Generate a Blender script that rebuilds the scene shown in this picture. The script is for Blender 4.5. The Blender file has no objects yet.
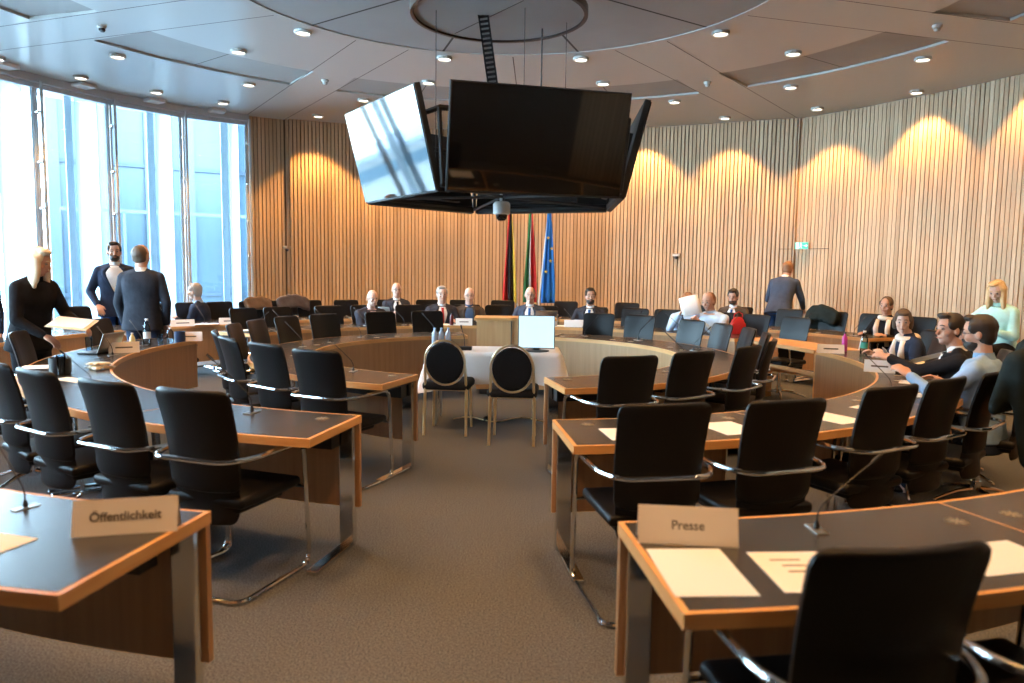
import bpy, bmesh, math, random
from mathutils import Vector, Matrix, Euler
random.seed(7)
PI = math.pi
SC = bpy.context.scene
COL = SC.collection
CX, CY = -0.14, 7.54            # centre of the round room
H_CEIL = 4.40
def rad(a): return math.radians(a)
def pol(r, a, z=0.0): return Vector((CX + r*math.cos(rad(a)), CY + r*math.sin(rad(a)), z))

# ------------------------------------------------------------------ materials
def mat(name, color, rough=0.5, metal=0.0, spec=0.5, emit=None, estr=0.0, noise=None, ior=None, alpha=None, sheen=0.0, bump=None):
    m = bpy.data.materials.new(name); m.use_nodes = True
    nt = m.node_tree; b = nt.nodes['Principled BSDF']
    b.inputs['Base Color'].default_value = (*color, 1)
    b.inputs['Roughness'].default_value = rough
    b.inputs['Metallic'].default_value = metal
    b.inputs['Specular IOR Level'].default_value = spec
    if ior: b.inputs['IOR'].default_value = ior
    if sheen: b.inputs['Sheen Weight'].default_value = sheen
    if emit:
        b.inputs['Emission Color'].default_value = (*emit, 1); b.inputs['Emission Strength'].default_value = estr
    tc = nt.nodes.new('ShaderNodeTexCoord')
    if noise:                                    # (scale xyz, color2, amount)
        sc, c2, lo, hi = noise
        mp = nt.nodes.new('ShaderNodeMapping'); mp.inputs['Scale'].default_value = sc
        nz = nt.nodes.new('ShaderNodeTexNoise'); nz.inputs['Scale'].default_value = 1.0; nz.inputs['Detail'].default_value = 4
        cr = nt.nodes.new('ShaderNodeValToRGB')
        cr.color_ramp.elements[0].position = lo; cr.color_ramp.elements[1].position = hi
        cr.color_ramp.elements[0].color = (*color, 1); cr.color_ramp.elements[1].color = (*c2, 1)
        nt.links.new(tc.outputs['Object'], mp.inputs['Vector']); nt.links.new(mp.outputs['Vector'], nz.inputs['Vector'])
        nt.links.new(nz.outputs['Fac'], cr.inputs['Fac']); nt.links.new(cr.outputs['Color'], b.inputs['Base Color'])
    if bump:
        sc, st = bump
        nz2 = nt.nodes.new('ShaderNodeTexNoise'); nz2.inputs['Scale'].default_value = sc; nz2.inputs['Detail'].default_value = 3
        bp = nt.nodes.new('ShaderNodeBump'); bp.inputs['Strength'].default_value = st; bp.inputs['Distance'].default_value = 0.01
        nt.links.new(tc.outputs['Object'], nz2.inputs['Vector']); nt.links.new(nz2.outputs['Fac'], bp.inputs['Height'])
        nt.links.new(bp.outputs['Normal'], b.inputs['Normal'])
    return m

M = {}
M['carpet'] = mat('carpet', (0.055, 0.059, 0.064), 0.95, spec=0.12, noise=((120, 120, 120), (0.158, 0.164, 0.170), 0.36, 0.66), bump=(260, 0.25))
M['ceil'] = mat('ceiling_panel_paint', (0.48, 0.485, 0.465), 0.30, spec=0.5)
M['ceil_grey'] = mat('acoustic_grey', (0.30, 0.30, 0.29), 0.55, spec=0.4, noise=((.8, .8, .8), (0.36, 0.36, 0.35), .3, .7))
M['joint'] = mat('joint_dark', (0.05, 0.045, 0.04), 0.8)
M['wood'] = mat('desk_edge_wood', (0.62, 0.30, 0.095), 0.40, noise=((4, 4, 40), (0.72, 0.40, 0.15), .3, .7))
M['panel'] = mat('desk_panel_veneer', (0.36, 0.185, 0.08), 0.42, noise=((26, 26, 1.2), (0.47, 0.26, 0.12), .25, .75))
M['inlay'] = mat('desk_linoleum', (0.030, 0.029, 0.029), 0.27, spec=0.7, noise=((5, 5, 5), (0.042, 0.041, 0.040), .3, .7))
M['chrome'] = mat('chrome', (0.72, 0.72, 0.72), 0.12, metal=1.0)
M['steel'] = mat('brushed_steel', (0.55, 0.54, 0.52), 0.32, metal=1.0)
M['brass'] = mat('socket_brass', (0.62, 0.52, 0.34), 0.38, metal=0.8)
M['sockdark'] = mat('socket_dark', (.16, .13, .10), .4, metal=.6)
M['gold'] = mat('gold_tube', (0.88, 0.70, 0.42), 0.30, metal=0.85)
M['leather'] = mat('black_leather', (0.006, 0.0055, 0.006), 0.40, spec=0.22, bump=(90, 0.08))
M['blackfab'] = mat('black_fabric', (0.010, 0.010, 0.011), 0.85, spec=0.2)
M['plastic'] = mat('black_plastic', (0.014, 0.014, 0.015), 0.45)
M['white'] = mat('white_paint', (0.75, 0.75, 0.74), 0.4)
M['paper'] = mat('paper', (0.79, 0.80, 0.80), 0.8, spec=0.2)
M['paperb'] = mat('paper_bluish', (0.68, 0.75, 0.80), 0.8, spec=0.2)
M['card'] = mat('name_card', (0.86, 0.82, 0.78), 0.7, spec=0.2)
M['folder'] = mat('manila', (0.78, 0.62, 0.42), 0.7)
M['ink'] = mat('ink', (0.11, 0.10, 0.095), 0.8)
M['cloth'] = mat('white_cloth', (0.84, 0.78, 0.74), 0.9, spec=0.1, bump=(9, .2))
M['screen'] = mat('screen_glass', (0.004, 0.004, 0.005), 0.045, spec=0.7, ior=1.55)
M['lcd'] = mat('lcd_picture', (0.3, 0.5, 0.55), 0.3, emit=(0.74, 0.89, 0.97), estr=0.92)
M['winframe'] = mat('window_steel', (0.50, 0.54, 0.58), 0.4)
M['glassobj'] = None
M['lamp'] = mat('lamp_diffuser', (1, .9, .75), 0.4, emit=(1.0, 0.90, 0.76), estr=8)
M['exit'] = mat('exit_green', (0.02, 0.35, 0.22), 0.4, emit=(0.05, 0.62, 0.45), estr=0.5)
M['exitw'] = mat('exit_white', (0.85, 0.95, 0.9), 0.4, emit=(0.75, 1.0, 0.95), estr=1.0)
M['grey'] = mat('light_grey', (0.55, 0.54, 0.52), 0.5)
M['dgrey'] = mat('dark_grey', (0.06, 0.06, 0.065), 0.6)
M['red'] = mat('red_bag', (0.60, 0.015, 0.02), 0.45)

def thin_glass(name, tint, gloss=0.08):
    m = bpy.data.materials.new(name); m.use_nodes = True; nt = m.node_tree
    for n in list(nt.nodes): nt.nodes.remove(n)
    o = nt.nodes.new('ShaderNodeOutputMaterial'); mx = nt.nodes.new('ShaderNodeMixShader')
    t = nt.nodes.new('ShaderNodeBsdfTransparent'); g = nt.nodes.new('ShaderNodeBsdfGlossy')
    t.inputs['Color'].default_value = (*tint, 1); g.inputs['Roughness'].default_value = 0.02
    f = nt.nodes.new('ShaderNodeFresnel'); f.inputs['IOR'].default_value = 1.45
    nt.links.new(f.outputs['Fac'], mx.inputs['Fac'])
    nt.links.new(t.outputs[0], mx.inputs[1]); nt.links.new(g.outputs[0], mx.inputs[2]); nt.links.new(mx.outputs[0], o.inputs['Surface'])
    return m
M['glass'] = thin_glass('window_glass', (0.86, 0.94, 0.97))
M['bottle'] = thin_glass('clear_plastic', (0.72, 0.80, 0.86))
M['fin'] = mat('glass_fin', (0.30, 0.36, 0.40), 0.3, spec=.6)

def slat_mat(name, c1, c2):
    m = bpy.data.materials.new(name); m.use_nodes = True; nt = m.node_tree; b = nt.nodes['Principled BSDF']
    at = nt.nodes.new('ShaderNodeAttribute'); at.attribute_name = 'tone'
    tc = nt.nodes.new('ShaderNodeTexCoord'); mp = nt.nodes.new('ShaderNodeMapping'); mp.inputs['Scale'].default_value = (30, 30, 1.0)
    nz = nt.nodes.new('ShaderNodeTexNoise'); nz.inputs['Scale'].default_value = 1; nz.inputs['Detail'].default_value = 5
    ad = nt.nodes.new('ShaderNodeMath'); ad.operation = 'MULTIPLY_ADD'; ad.inputs[1].default_value = 0.45
    cr = nt.nodes.new('ShaderNodeValToRGB'); cr.color_ramp.elements[0].color = (*c1, 1); cr.color_ramp.elements[1].color = (*c2, 1)
    cr.color_ramp.elements[0].position = 0.1; cr.color_ramp.elements[1].position = 1.0
    nt.links.new(tc.outputs['Object'], mp.inputs['Vector']); nt.links.new(mp.outputs['Vector'], nz.inputs['Vector'])
    nt.links.new(nz.outputs['Fac'], ad.inputs[0]); nt.links.new(at.outputs['Fac'], ad.inputs[2])
    nt.links.new(ad.outputs[0], cr.inputs['Fac']); nt.links.new(cr.outputs['Color'], b.inputs['Base Color'])
    b.inputs['Roughness'].default_value = 0.55; b.inputs['Specular IOR Level'].default_value = 0.35
    return m
M['slat'] = slat_mat('wall_slat_wood', (0.40, 0.265, 0.155), (0.69, 0.51, 0.335))
M['slatback'] = mat('slat_gap_felt', (0.13, 0.085, 0.05), 0.9)

# ------------------------------------------------------------------ mesh helpers
class MB:
    def __init__(s): s.bm = bmesh.new(); s.mi = 0
    def _f(s, vs):
        try:
            f = s.bm.faces.new(vs); f.material_index = s.mi; return f
        except ValueError: return None
    def box(s, c, d, rot=None, bevel=0.0, seg=2):
        r = bmesh.ops.create_cube(s.bm, size=1.0)
        vs = r['verts']; mtx = Matrix.Translation(Vector(c)) @ (rot.to_4x4() if rot else Matrix.Identity(4)) @ Matrix.Diagonal((*d, 1))
        bmesh.ops.transform(s.bm, matrix=mtx, verts=vs)
        fs = {f for v in vs for f in v.link_faces}
        for f in fs: f.material_index = s.mi
        if bevel > 0:
            es = list({e for v in vs for e in v.link_edges})
            rr = bmesh.ops.bevel(s.bm, geom=es, offset=bevel, segments=seg, profile=0.5, affect='EDGES', material=-1)
        return s
    def grid(s, rows, close_u=False, close_v=False):
        vv = [[s.bm.verts.new(p) for p in r] for r in rows]
        n, m = len(vv), len(vv[0])
        for i in range(n - (0 if close_u else 1)):
            for j in range(m - (0 if close_v else 1)):
                s._f([vv[i][j], vv[i][(j+1) % m], vv[(i+1) % n][(j+1) % m], vv[(i+1) % n][j]])
        return vv
    def loft(s, rings, caps=True):
        vv = s.grid(rings, close_v=True)
        if caps:
            s._f(list(reversed(vv[0]))); s._f(vv[-1])
        return s
    def tube(s, pts, r, n=8, closed=False, caps=True):
        pts = [Vector(p) for p in pts]; N = len(pts)
        rs = r if isinstance(r, (list, tuple)) else [r]*N
        rings = []; up = None
        for i in range(N):
            if closed: t = (pts[(i+1) % N] - pts[i-1]).normalized()
            else: t = (pts[min(i+1, N-1)] - pts[max(i-1, 0)]).normalized()
            if up is None:
                up = Vector((0, 0, 1)) if abs(t.z) < 0.9 else Vector((1, 0, 0))
            a = t.cross(up)
            if a.length < 1e-5: a = t.cross(Vector((0, 1, 0)))
            a.normalize(); b = a.cross(t).normalized(); up = b
            rings.append([pts[i] + (a*math.cos(2*PI*k/n) + b*math.sin(2*PI*k/n))*rs[i] for k in range(n)])
        vv = s.grid(rings, close_u=closed, close_v=True)
        if caps and not closed:
            s._f(list(reversed(vv[0]))); s._f(vv[-1])
        return s
    def lathe(s, prof, c=(0, 0, 0), n=16, caps=True):
        c = Vector(c)
        rings = [[c + Vector((r*math.cos(2*PI*k/n), r*math.sin(2*PI*k/n), z)) for k in range(n)] for r, z in prof]
        return s.loft(rings, caps)
    def cyl(s, p0, p1, r, n=12): return s.tube([p0, p1], r, n)
    def sphere(s, c, r, n=12, m=8):
        c = Vector(c); rr = r if isinstance(r, (list, tuple)) else (r, r, r)
        rings = []
        for i in range(1, m):
            th = PI*i/m
            rings.append([c + Vector((rr[0]*math.sin(th)*math.cos(2*PI*k/n), rr[1]*math.sin(th)*math.sin(2*PI*k/n), -rr[2]*math.cos(th))) for k in range(n)])
        return s.loft(rings)
    def arc(s, r0, r1, a0, a1, z0, z1, n=10, off=(0, 0)):
        """solid arc slab about (0,0)-off, angles in degrees"""
        rings = []
        for i in range(n+1):
            a = rad(a0 + (a1-a0)*i/n); c_, s_ = math.cos(a), math.sin(a)
            rings.append([Vector((r*c_-off[0], r*s_-off[1], z)) for r, z in ((r0, z0), (r1, z0), (r1, z1), (r0, z1))])
        return s.loft(rings)
    def xf(s, mtx): bmesh.ops.transform(s.bm, matrix=mtx, verts=s.bm.verts[:]); return s
    def build(s, name, m, parent=None, smooth=True, loc=None, rotz=None, auto=35):
        bmesh.ops.recalc_face_normals(s.bm, faces=s.bm.faces[:])
        me = bpy.data.meshes.new(name); s.bm.to_mesh(me); s.bm.free()
        for mm in (m if isinstance(m, (list, tuple)) else [m]): me.materials.append(mm)
        if smooth:
            for p in me.polygons: p.use_smooth = True
            try: me.set_sharp_from_angle(angle=rad(auto))
            except Exception: pass
        o = bpy.data.objects.new(name, me); COL.objects.link(o)
        if parent: o.parent = parent
        if loc is not None: o.location = loc
        if rotz is not None: o.rotation_euler = (0, 0, rotz)
        return o
def tag(o, label=None, cat=None, group=None, kind=None):
    if label: o['label'] = label
    if cat: o['category'] = cat
    if group: o['group'] = group
    if kind: o['kind'] = kind
    return o
def empty(name, loc=(0, 0, 0), rz=0.0):
    o = bpy.data.objects.new(name, None); COL.objects.link(o); o.location = loc; o.rotation_euler = (0, 0, rz)
    o.empty_display_size = 0.1
    return o
KIDS = {}
def dup(root, loc, rz, label=None, group=None, rot=None):
    r = root.copy(); COL.objects.link(r); r.location = loc; r.rotation_euler = rot if rot else (0, 0, rz)
    if label: r['label'] = label
    if group: r['group'] = group
    for ch in list(root.children):
        c = ch.copy(); COL.objects.link(c); c.parent = r
        for g in list(ch.children):
            d = g.copy(); COL.objects.link(d); d.parent = c
    return r
def rounded(pts, r, seg=5, closed=False):
    pts = [Vector(p) for p in pts]; N = len(pts); out = []
    for i in range(N):
        if not closed and i in (0, N-1): out.append(pts[i]); continue
        a, b, c = pts[i-1], pts[i], pts[(i+1) % N]
        rr = min(r, (a-b).length*.45, (c-b).length*.45)
        p0 = b + (a-b).normalized()*rr; p1 = b + (c-b).normalized()*rr
        for k in range(seg+1):
            t = k/seg; out.append((1-t)**2*p0 + 2*t*(1-t)*b + t*t*p1)
    return out
def interp(tab, a):
    if a <= tab[0][0]: return tab[0][1]
    for (a0, v0), (a1, v1) in zip(tab, tab[1:]):
        if a <= a1:
            t = (a-a0)/(a1-a0); return v0 + (v1-v0)*t
    return tab[-1][1]
WR = [(-60, 8.0), (0, 8.0), (24, 8.0), (38, 8.2), (51, 8.62), (57, 8.42), (71, 8.3), (90, 8.35), (101, 8.45), (119, 8.55), (120, 8.68), (132, 8.72), (141, 8.58), (149, 8.35), (157, 8.2), (300, 8.2)]
def wr(a): return interp(WR, a)

# ------------------------------------------------------------------ room shell
b = MB(); b.lathe([(9.6, -0.15), (9.6, 0.0)], (CX, CY, 0), n=96)
tag(b.build('floor', M['carpet'], smooth=False), kind='structure')

def ceiling():
    rb = [0.0, 2.87, 2.95, 4.78, 5.80, 9.8]
    arcs = [(-28, 12.4), (20.4, 50.2), (57.8, 118.6), (126, 155.0), (163.6, 193), (201, 230), (238, 298)]
    recess = lambda ri, am: (ri == 3 and any(a0 < am < a1 for a0, a1 in arcs))
    angs = sorted(set([i*3.0 - 60 for i in range(121)] + [a for t in arcs for a in t]))
    bm = MB()
    vcache = {}
    def V(r, a, z):
        k = (round(r, 3), round(a % 360, 3) % 360, z)
        if k not in vcache: vcache[k] = bm.bm.verts.new((CX + r*math.cos(rad(a)), CY + r*math.sin(rad(a)), z))
        return vcache[k]
    for ri in range(1, 5):
        r0, r1 = rb[ri], rb[ri+1]
        for i in range(len(angs)-1):
            a0, a1 = angs[i], angs[i+1]
            if a1 - a0 < 1e-6: continue
            if not recess(ri, (a0+a1)/2):
                bm._f([V(r0, a0, H_CEIL), V(r1, a0, H_CEIL), V(r1, a1, H_CEIL), V(r0, a1, H_CEIL)])
    # reveal sides of the recesses
    for a0, a1 in arcs:
        n = max(4, int((a1-a0)/3))
        for r in (4.78, 5.80):
            bm.grid([[(CX+r*math.cos(rad(a0+(a1-a0)*k/n)), CY+r*math.sin(rad(a0+(a1-a0)*k/n)), z) for k in range(n+1)] for z in (H_CEIL, H_CEIL+.035)])
        for a in (a0, a1):
            bm.grid([[(CX+r*math.cos(rad(a)), CY+r*math.sin(rad(a)), z) for r in (4.78, 5.80)] for z in (H_CEIL, H_CEIL+.035)])
    n = 96
    bm.grid([[(CX+2.87*math.cos(2*PI*k/n), CY+2.87*math.sin(2*PI*k/n), z) for k in range(n+1)] for z in (H_CEIL, H_CEIL+.02)])
    o = bm.build('ceiling', M['ceil'], smooth=False); tag(o, kind='structure')
    # solid slab above
    s = MB(); s.lathe([(9.8, H_CEIL+.10), (9.8, H_CEIL+.3)], (CX, CY, 0), n=64); s.build('slab', M['ceil'], o, smooth=False)
    c = MB()
    c.lathe([(2.87, H_CEIL+.012), (2.87, H_CEIL+.022)], (CX, CY, 0), n=96); c.build('acoustic_panel', M['ceil_grey'], o, smooth=False)
    for a0, a1 in arcs:
        c = MB(); c.arc(4.77, 5.81, a0-.1, a1+.1, H_CEIL+.03, H_CEIL+.04, n=14, off=(-CX, -CY)); c.build('acoustic_panel', M['ceil_grey'], o, smooth=False)
    # joints
    j = MB()
    def line(p, q, z, w=.014):
        p, q = Vector(p), Vector(q); d = (q-p).normalized(); s_ = Vector((-d.y, d.x, 0))*w/2
        j._f([j.bm.verts.new(v) for v in (Vector((p.x, p.y, z))-s_, Vector((q.x, q.y, z))-s_, Vector((q.x, q.y, z))+s_, Vector((p.x, p.y, z))+s_)])
    for k in range(10):
        a = 34.5 + 36*k
        line(pol(.2, a), pol(2.87, a), H_CEIL+.008, .03)
    for k in range(10):
        a = 18 + 36*k - 2
        if any(x0 < a < x1 for x0, x1 in arcs): 
            line(pol(2.95, a), pol(4.78, a), H_CEIL-.002); line(pol(5.8, a), pol(9.2, a), H_CEIL-.002)
    for g in (16.4, 54.0, 122.3, 159.3, 197, 234, 303):
        for s_ in (-1, 1):
            d = Vector((math.cos(rad(g)), math.sin(rad(g)), 0)); t = Vector((-d.y, d.x, 0))*.36*s_
            line(Vector((CX, CY, 0))+d*2.93+t, Vector((CX, CY, 0))+d*8.9+t, H_CEIL-.002, .012)
    for a in (35.5, 88.2, 72, 105, 140.6, 178, 2):
        line(pol(4.78, a), pol(5.8, a), H_CEIL+.027)
    j.build('panel_joint', M['joint'], o, smooth=False)
    return o
ceiling()

def slat_wall(name, a0, a1, dr=0.0):
    b = MB(); n = int((a1-a0)/1.5)+1
    rows = [[pol(wr(a0+(a1-a0)*k/n)+.03+dr, a0+(a1-a0)*k/n, z) for k in range(n+1)] for z in (0, H_CEIL+.06)]
    b.grid(rows)
    rows = [[pol(wr(a0+(a1-a0)*k/n)+.15+dr, a0+(a1-a0)*k/n, z) for k in range(n+1)] for z in (0, H_CEIL+.06)]
    b.grid(rows)
    b.mi = 1
    lay = b.bm.faces.layers.float.new('tone')
    a = a0 + .1
    while a < a1 - .1:
        r = wr(a) + dr; da = math.degrees(.073/r); w = .057 + random.uniform(-.004, .004)
        p = pol(r+.013, a+da/2); t = Vector((-math.sin(rad(a+da/2)), math.cos(rad(a+da/2)), 0)); d = Vector((math.cos(rad(a+da/2)), math.sin(rad(a+da/2)), 0))
        c = [p - t*w/2 - d*.016, p + t*w/2 - d*.016, p + t*w/2 + d*.016, p - t*w/2 + d*.016]
        lo = [b.bm.verts.new((v.x, v.y, 0.0)) for v in c]; hi = [b.bm.verts.new((v.x, v.y, H_CEIL)) for v in c]
        tone = random.uniform(0.10, 0.58)
        for k in range(4):
            f = b._f([lo[k], lo[(k+1) % 4], hi[(k+1) % 4], hi[k]]); f[lay] = tone
        a += da
    me_o = b.build(name, [M['slatback'], M['slat']], smooth=False)
    tag(me_o, kind='structure'); return me_o
M['stepwood'] = mat('step_wood', (.52, .39, .26), .55)
slat_wall('wall_back', 51.4, 119.4)
slat_wall('wall_right', -58, 51.4, .06)
slat_wall('wall_left', 119.4, 124.4, .05)
# return edges where the middle part of the wall steps forward
b = MB(); b.box(pol(8.60, 119.45, 2.2), (.10, .02, 4.39), Matrix.Rotation(rad(119.4), 3, 'Z')); tag(b.build('trim_1', M['stepwood'], smooth=False), kind='structure')
b = MB(); b.box(pol(8.66, 51.35, 2.2), (.10, .02, 4.39), Matrix.Rotation(rad(51.4), 3, 'Z')); tag(b.build('trim_2', M['stepwood'], smooth=False), kind='structure')
# plaster wall behind the camera
b = MB()
for r in (8.2, 8.35): b.grid([[pol(r, 215+87*k/40, z) for k in range(41)] for z in (0, H_CEIL+.1)])
tag(b.build('wall_front', mat('plaster', (.13, .11, .095), .8), smooth=False), kind='structure')

# ------------------------------------------------------------------ windows
WINA = [124.6, 132.3, 140.7, 149.1, 157.6, 166.2, 174.8, 183.4, 192.0, 200.6, 209.2, 215]
def window(i, a0, a1):
    p0, p1 = pol(wr(a0), a0), pol(wr(a1), a1); d = (p1-p0).normalized(); L = (p1-p0).length
    out = Vector((-(d.y), d.x, 0)); mid = (p0+p1)/2
    if (mid+out - Vector((CX, CY, 0))).length < (mid - Vector((CX, CY, 0))).length: out = -out
    ang = math.atan2(d.y, d.x)
    w = empty('window_%d' % i, p0, ang); tag(w, kind='structure')
    sgn = 1 if Vector((-math.sin(ang), math.cos(ang), 0)).dot(out) > 0 else -1
    Y = lambda y: y*sgn
    f = MB()
    f.box((L/2, Y(.05), .06), (L, .10, .12)); f.box((L/2, Y(.05), 4.25), (L, .10, .07)); f.box((L/2, Y(.02), 4.34), (L, .22, .11))
    f.box((.02, Y(.05), 2.2), (.035, .06, 4.3)); f.box((L-.02, Y(.05), 2.2), (.035, .06, 4.3))
    f.build('window_frame', M['winframe'], w, smooth=False)
    g = MB(); g.box((L/2, Y(.06), 2.2), (L-.05, .012, 4.1)); g.build('glass_pane', M['glass'], w, smooth=False)
    m = MB(); m.cyl((0, Y(-.12), 0), (0, Y(-.12), 4.30), .024, 10); m.build('mullion_post', M['winframe'], w)
    k = MB()
    for z in (.5, 1.25, 1.75, 2.4, 3.1, 3.85):
        k.box((0, Y(-.06), z), (.05, .14, .025)); k.sphere((.05, Y(-.10), z), .022, 8, 6); k.box((.03, Y(-.11), z), (.08, .02, .02))
        k.sphere((-.05, Y(.02), z), .022, 8, 6)
    k.build('glass_clamp', M['steel'], w)
    fn = MB(); fn.box((.13, Y(.42), 2.3), (.012, .55, 4.6)); fn.box((.22, Y(.75), 2.3), (.13, .02, 4.6))
    fn.build('outer_fin', M['fin'], w, smooth=False)
    s = MB(); s.box((.62, Y(-.13), 4.365), (.26, .42, .05)); s.build('ceiling_bracket', M['white'], w, smooth=False)
for i in range(len(WINA)-1): window(i+1, WINA[i], WINA[i+1])

# ------------------------------------------------------------------ outside: glazed tower next door, terrace ground
def tower():
    t = empty('office_tower', (-16, 30, 0)); tag(t, 'tall blue glazed office tower seen through the right-hand windows', 'building')
    fm = bpy.data.materials.new('tower_glass'); fm.use_nodes = True; nt = fm.node_tree; bs = nt.nodes['Principled BSDF']
    tc = nt.nodes.new('ShaderNodeTexCoord'); mp = nt.nodes.new('ShaderNodeMapping')
    nz = nt.nodes.new('ShaderNodeTexNoise'); nz.inputs['Scale'].default_value = .35; nz.inputs['Detail'].default_value = 2
    cr = nt.nodes.new('ShaderNodeValToRGB'); cr.color_ramp.elements[0].color = (.014, .030, .045, 1); cr.color_ramp.elements[1].color = (.026, .050, .072, 1)
    cr.color_ramp.elements[0].position = .35; cr.color_ramp.elements[1].position = .65
    nt.links.new(tc.outputs['Object'], mp.inputs['Vector']); mp.inputs['Scale'].default_value = (1, 1, .3)
    nt.links.new(mp.outputs['Vector'], nz.inputs['Vector']); nt.links.new(nz.outputs['Fac'], cr.inputs['Fac']); nt.links.new(cr.outputs['Color'], bs.inputs['Base Color'])
    bs.inputs['Roughness'].default_value = .35
    # facade runs from its left corner towards the right, facing the hall
    A = Vector((-13.6, 22.7, 0)); B = Vector((2.0, 33.0, 0)); d = (B-A).normalized(); L = (B-A).length; nrm = Vector((d.y, -d.x, 0))
    ang = math.atan2(d.y, d.x); R = Matrix.Rotation(ang, 3, 'Z'); off = Vector((-16, 30, 0))
    w = MB(); w.box((A+B)/2 - nrm*4 - off + Vector((0, 0, 11)), (L, 8, 28), R); w.build('glazed_wall', fm, t, smooth=False)
    lite = mat('tower_mullion', (.035, .055, .07), .4); dk = mat('tower_joint', (.015, .03, .05), .5); wh = mat('tower_column', (.05, .075, .095), .5)
    k = MB(); x = 0.0; i = 0
    while x < L:
        p = A + d*x + nrm*.06 - off; k.box(p + Vector((0, 0, 11)), (.10 if i % 3 else .30, .10, 28), R); x += 1.25; i += 1
    k.build('facade_mullion', lite, t, smooth=False)
    k = MB()
    for z in (0.6, 4.6, 8.4, 12.2, 16): k.box((A+B)/2 + nrm*.05 - off + Vector((0, 0, z)), (L, .08, .12), R)
    k.build('floor_joint', dk, t, smooth=False)
    k = MB()
    for x in (1.1, 5.6, 10.2, 14.9): k.cyl(A + d*x + nrm*.9 - off + Vector((0, 0, -2)), A + d*x + nrm*.9 - off + Vector((0, 0, 24)), .30, 14)
    k.build('round_column', wh, t)
    # glass balustrade in front
    g = MB(); g.box((A+B)/2 + nrm*3.0 - off + Vector((0, 0, 3.0)), (L, .06, .09), R)
    x = 1.5
    while x < L: g.box(A + d*x + nrm*3.0 - off + Vector((0, 0, 1.2)), (.06, .06, 3.6), R); x += 3.0
    g.build('balustrade_rail', wh, t, smooth=False)
tower()
def apart():
    t = empty('low_building', (-24, 14, 0)); tag(t, 'pale low building standing beyond the leftmost window panes', 'building')
    w = MB(); w.box((-6, 4, -.4), (12, 16, 2.6)); w.build('pale_wall', mat('pale_concrete', (.75, .75, .72), .8), t, smooth=False)
    w = MB(); w.box((.05, 4, .3), (.1, 15, .5)); w.build('window_band', mat('band_glass', (.2, .3, .36), .3), t, smooth=False)
    w = MB(); w.box((-6, 4, .98), (12.6, 16.6, .2)); w.build('roof_edge', mat('roof_edge', (.5, .55, .6), .8), t, smooth=False)
apart()
b = MB(); b.box((-30, 25, -3.05), (120, 90, .1)); tag(b.build('ground', mat('plaza_paving', (.55, .56, .55), .9), smooth=False), kind='structure')

# ------------------------------------------------------------------ ring desks
RING = {1: (1.80, 2.37), 2: (3.42, 4.05), 3: (5.12, 5.80)}
TOP = 0.74
def desk(ring, a0, a1, end0=False, end1=False, label='', sockets=(), panel=True):
    r0, r1 = RING[ring]; am = (a0+a1)/2; rm = (r0+r1)/2; base = pol(rm, am, 0)
    t = empty('conference_desk', base, rad(am)); tag(t, label, 'desk', {1: 'desks of the inner ring', 2: 'desks of the middle ring', 3: 'desks of the outer ring'}[ring])
    h = (a1-a0)/2; off = (rm, 0); e = .018
    ee = math.degrees(e/rm)
    n = 12
    s = MB(); s.arc(r0, r1, -h, h, TOP-.042, TOP, n, off); top = s.build('tabletop', M['wood'], t, smooth=False)
    s = MB()
    s.arc(r0+e, r1-e, -h+(ee if end0 else ee*.35), h-(ee if end1 else ee*.35), TOP-.004, TOP+.0012, n, off); s.build('dark_inlay', M['inlay'], top, smooth=False)
    if panel:
        s = MB(); s.arc(r0+.008, r0+.034, -h, h, .22, TOP-.042, n, off); s.build('modesty_panel', M['panel'], t, smooth=False)
    s = MB(); s.arc(r0+.10, r0+.19, -h+1.5, h-1.5, TOP-.16, TOP-.05, n, off); s.build('cable_tray', M['plastic'], t, smooth=False)
    for sg, en in ((-1, end0), (1, end1)):
        a = rad(sg*(h - math.degrees(.062/rm))); ca, sa = math.cos(a), math.sin(a); R = Matrix.Rotation(a, 3, 'Z')
        P = lambda r, z: Vector((r*ca-rm, r*sa, z))
        s = MB(); s.box(P(r0+.062, (TOP-.04)/2+.01), (.045, .085, TOP-.06), R, bevel=.006)
        leg = s.build('leg', M['chrome'], t, smooth=False)
        s = MB(); s.box(P(r0+.27, .014), (.46, .06, .028), R, bevel=.006); s.build('foot_bar', M['chrome'], leg, smooth=False)
        s = MB(); s.box(P((r0+r1)/2, TOP-.055), (r1-r0-.14, .03, .025), R); s.build('support_bar', M['plastic'], leg, smooth=False)
    for a, r in sockets:
        a = rad(a-am)
        c = Vector((r*math.cos(a)-rm, r*math.sin(a), TOP+.0015))
        s = MB(); s.lathe([(.001, .002), (.036, .002), (.040, 0)], c, n=20)
        s.mi = 1
        for k in range(4):
            s.box(c+Vector((0, 0, .0026)), (.066, .006, .001), Matrix.Rotation(k*PI/4, 3, 'Z'))
        s.build('socket_cover', [M['sockdark'], M['brass']], top, smooth=False)
    return t
def nth(i): return ('first', 'second', 'third', 'fourth', 'fifth', 'sixth', 'seventh', 'eighth', 'ninth', 'tenth', 'eleventh', 'twelfth', 'thirteenth', 'fourteenth', 'fifteenth', 'sixteenth', 'seventeenth', 'eighteenth', 'nineteenth', 'twentieth')[i]
ring_name = {1: 'inner', 2: 'middle', 3: 'outer'}
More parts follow.
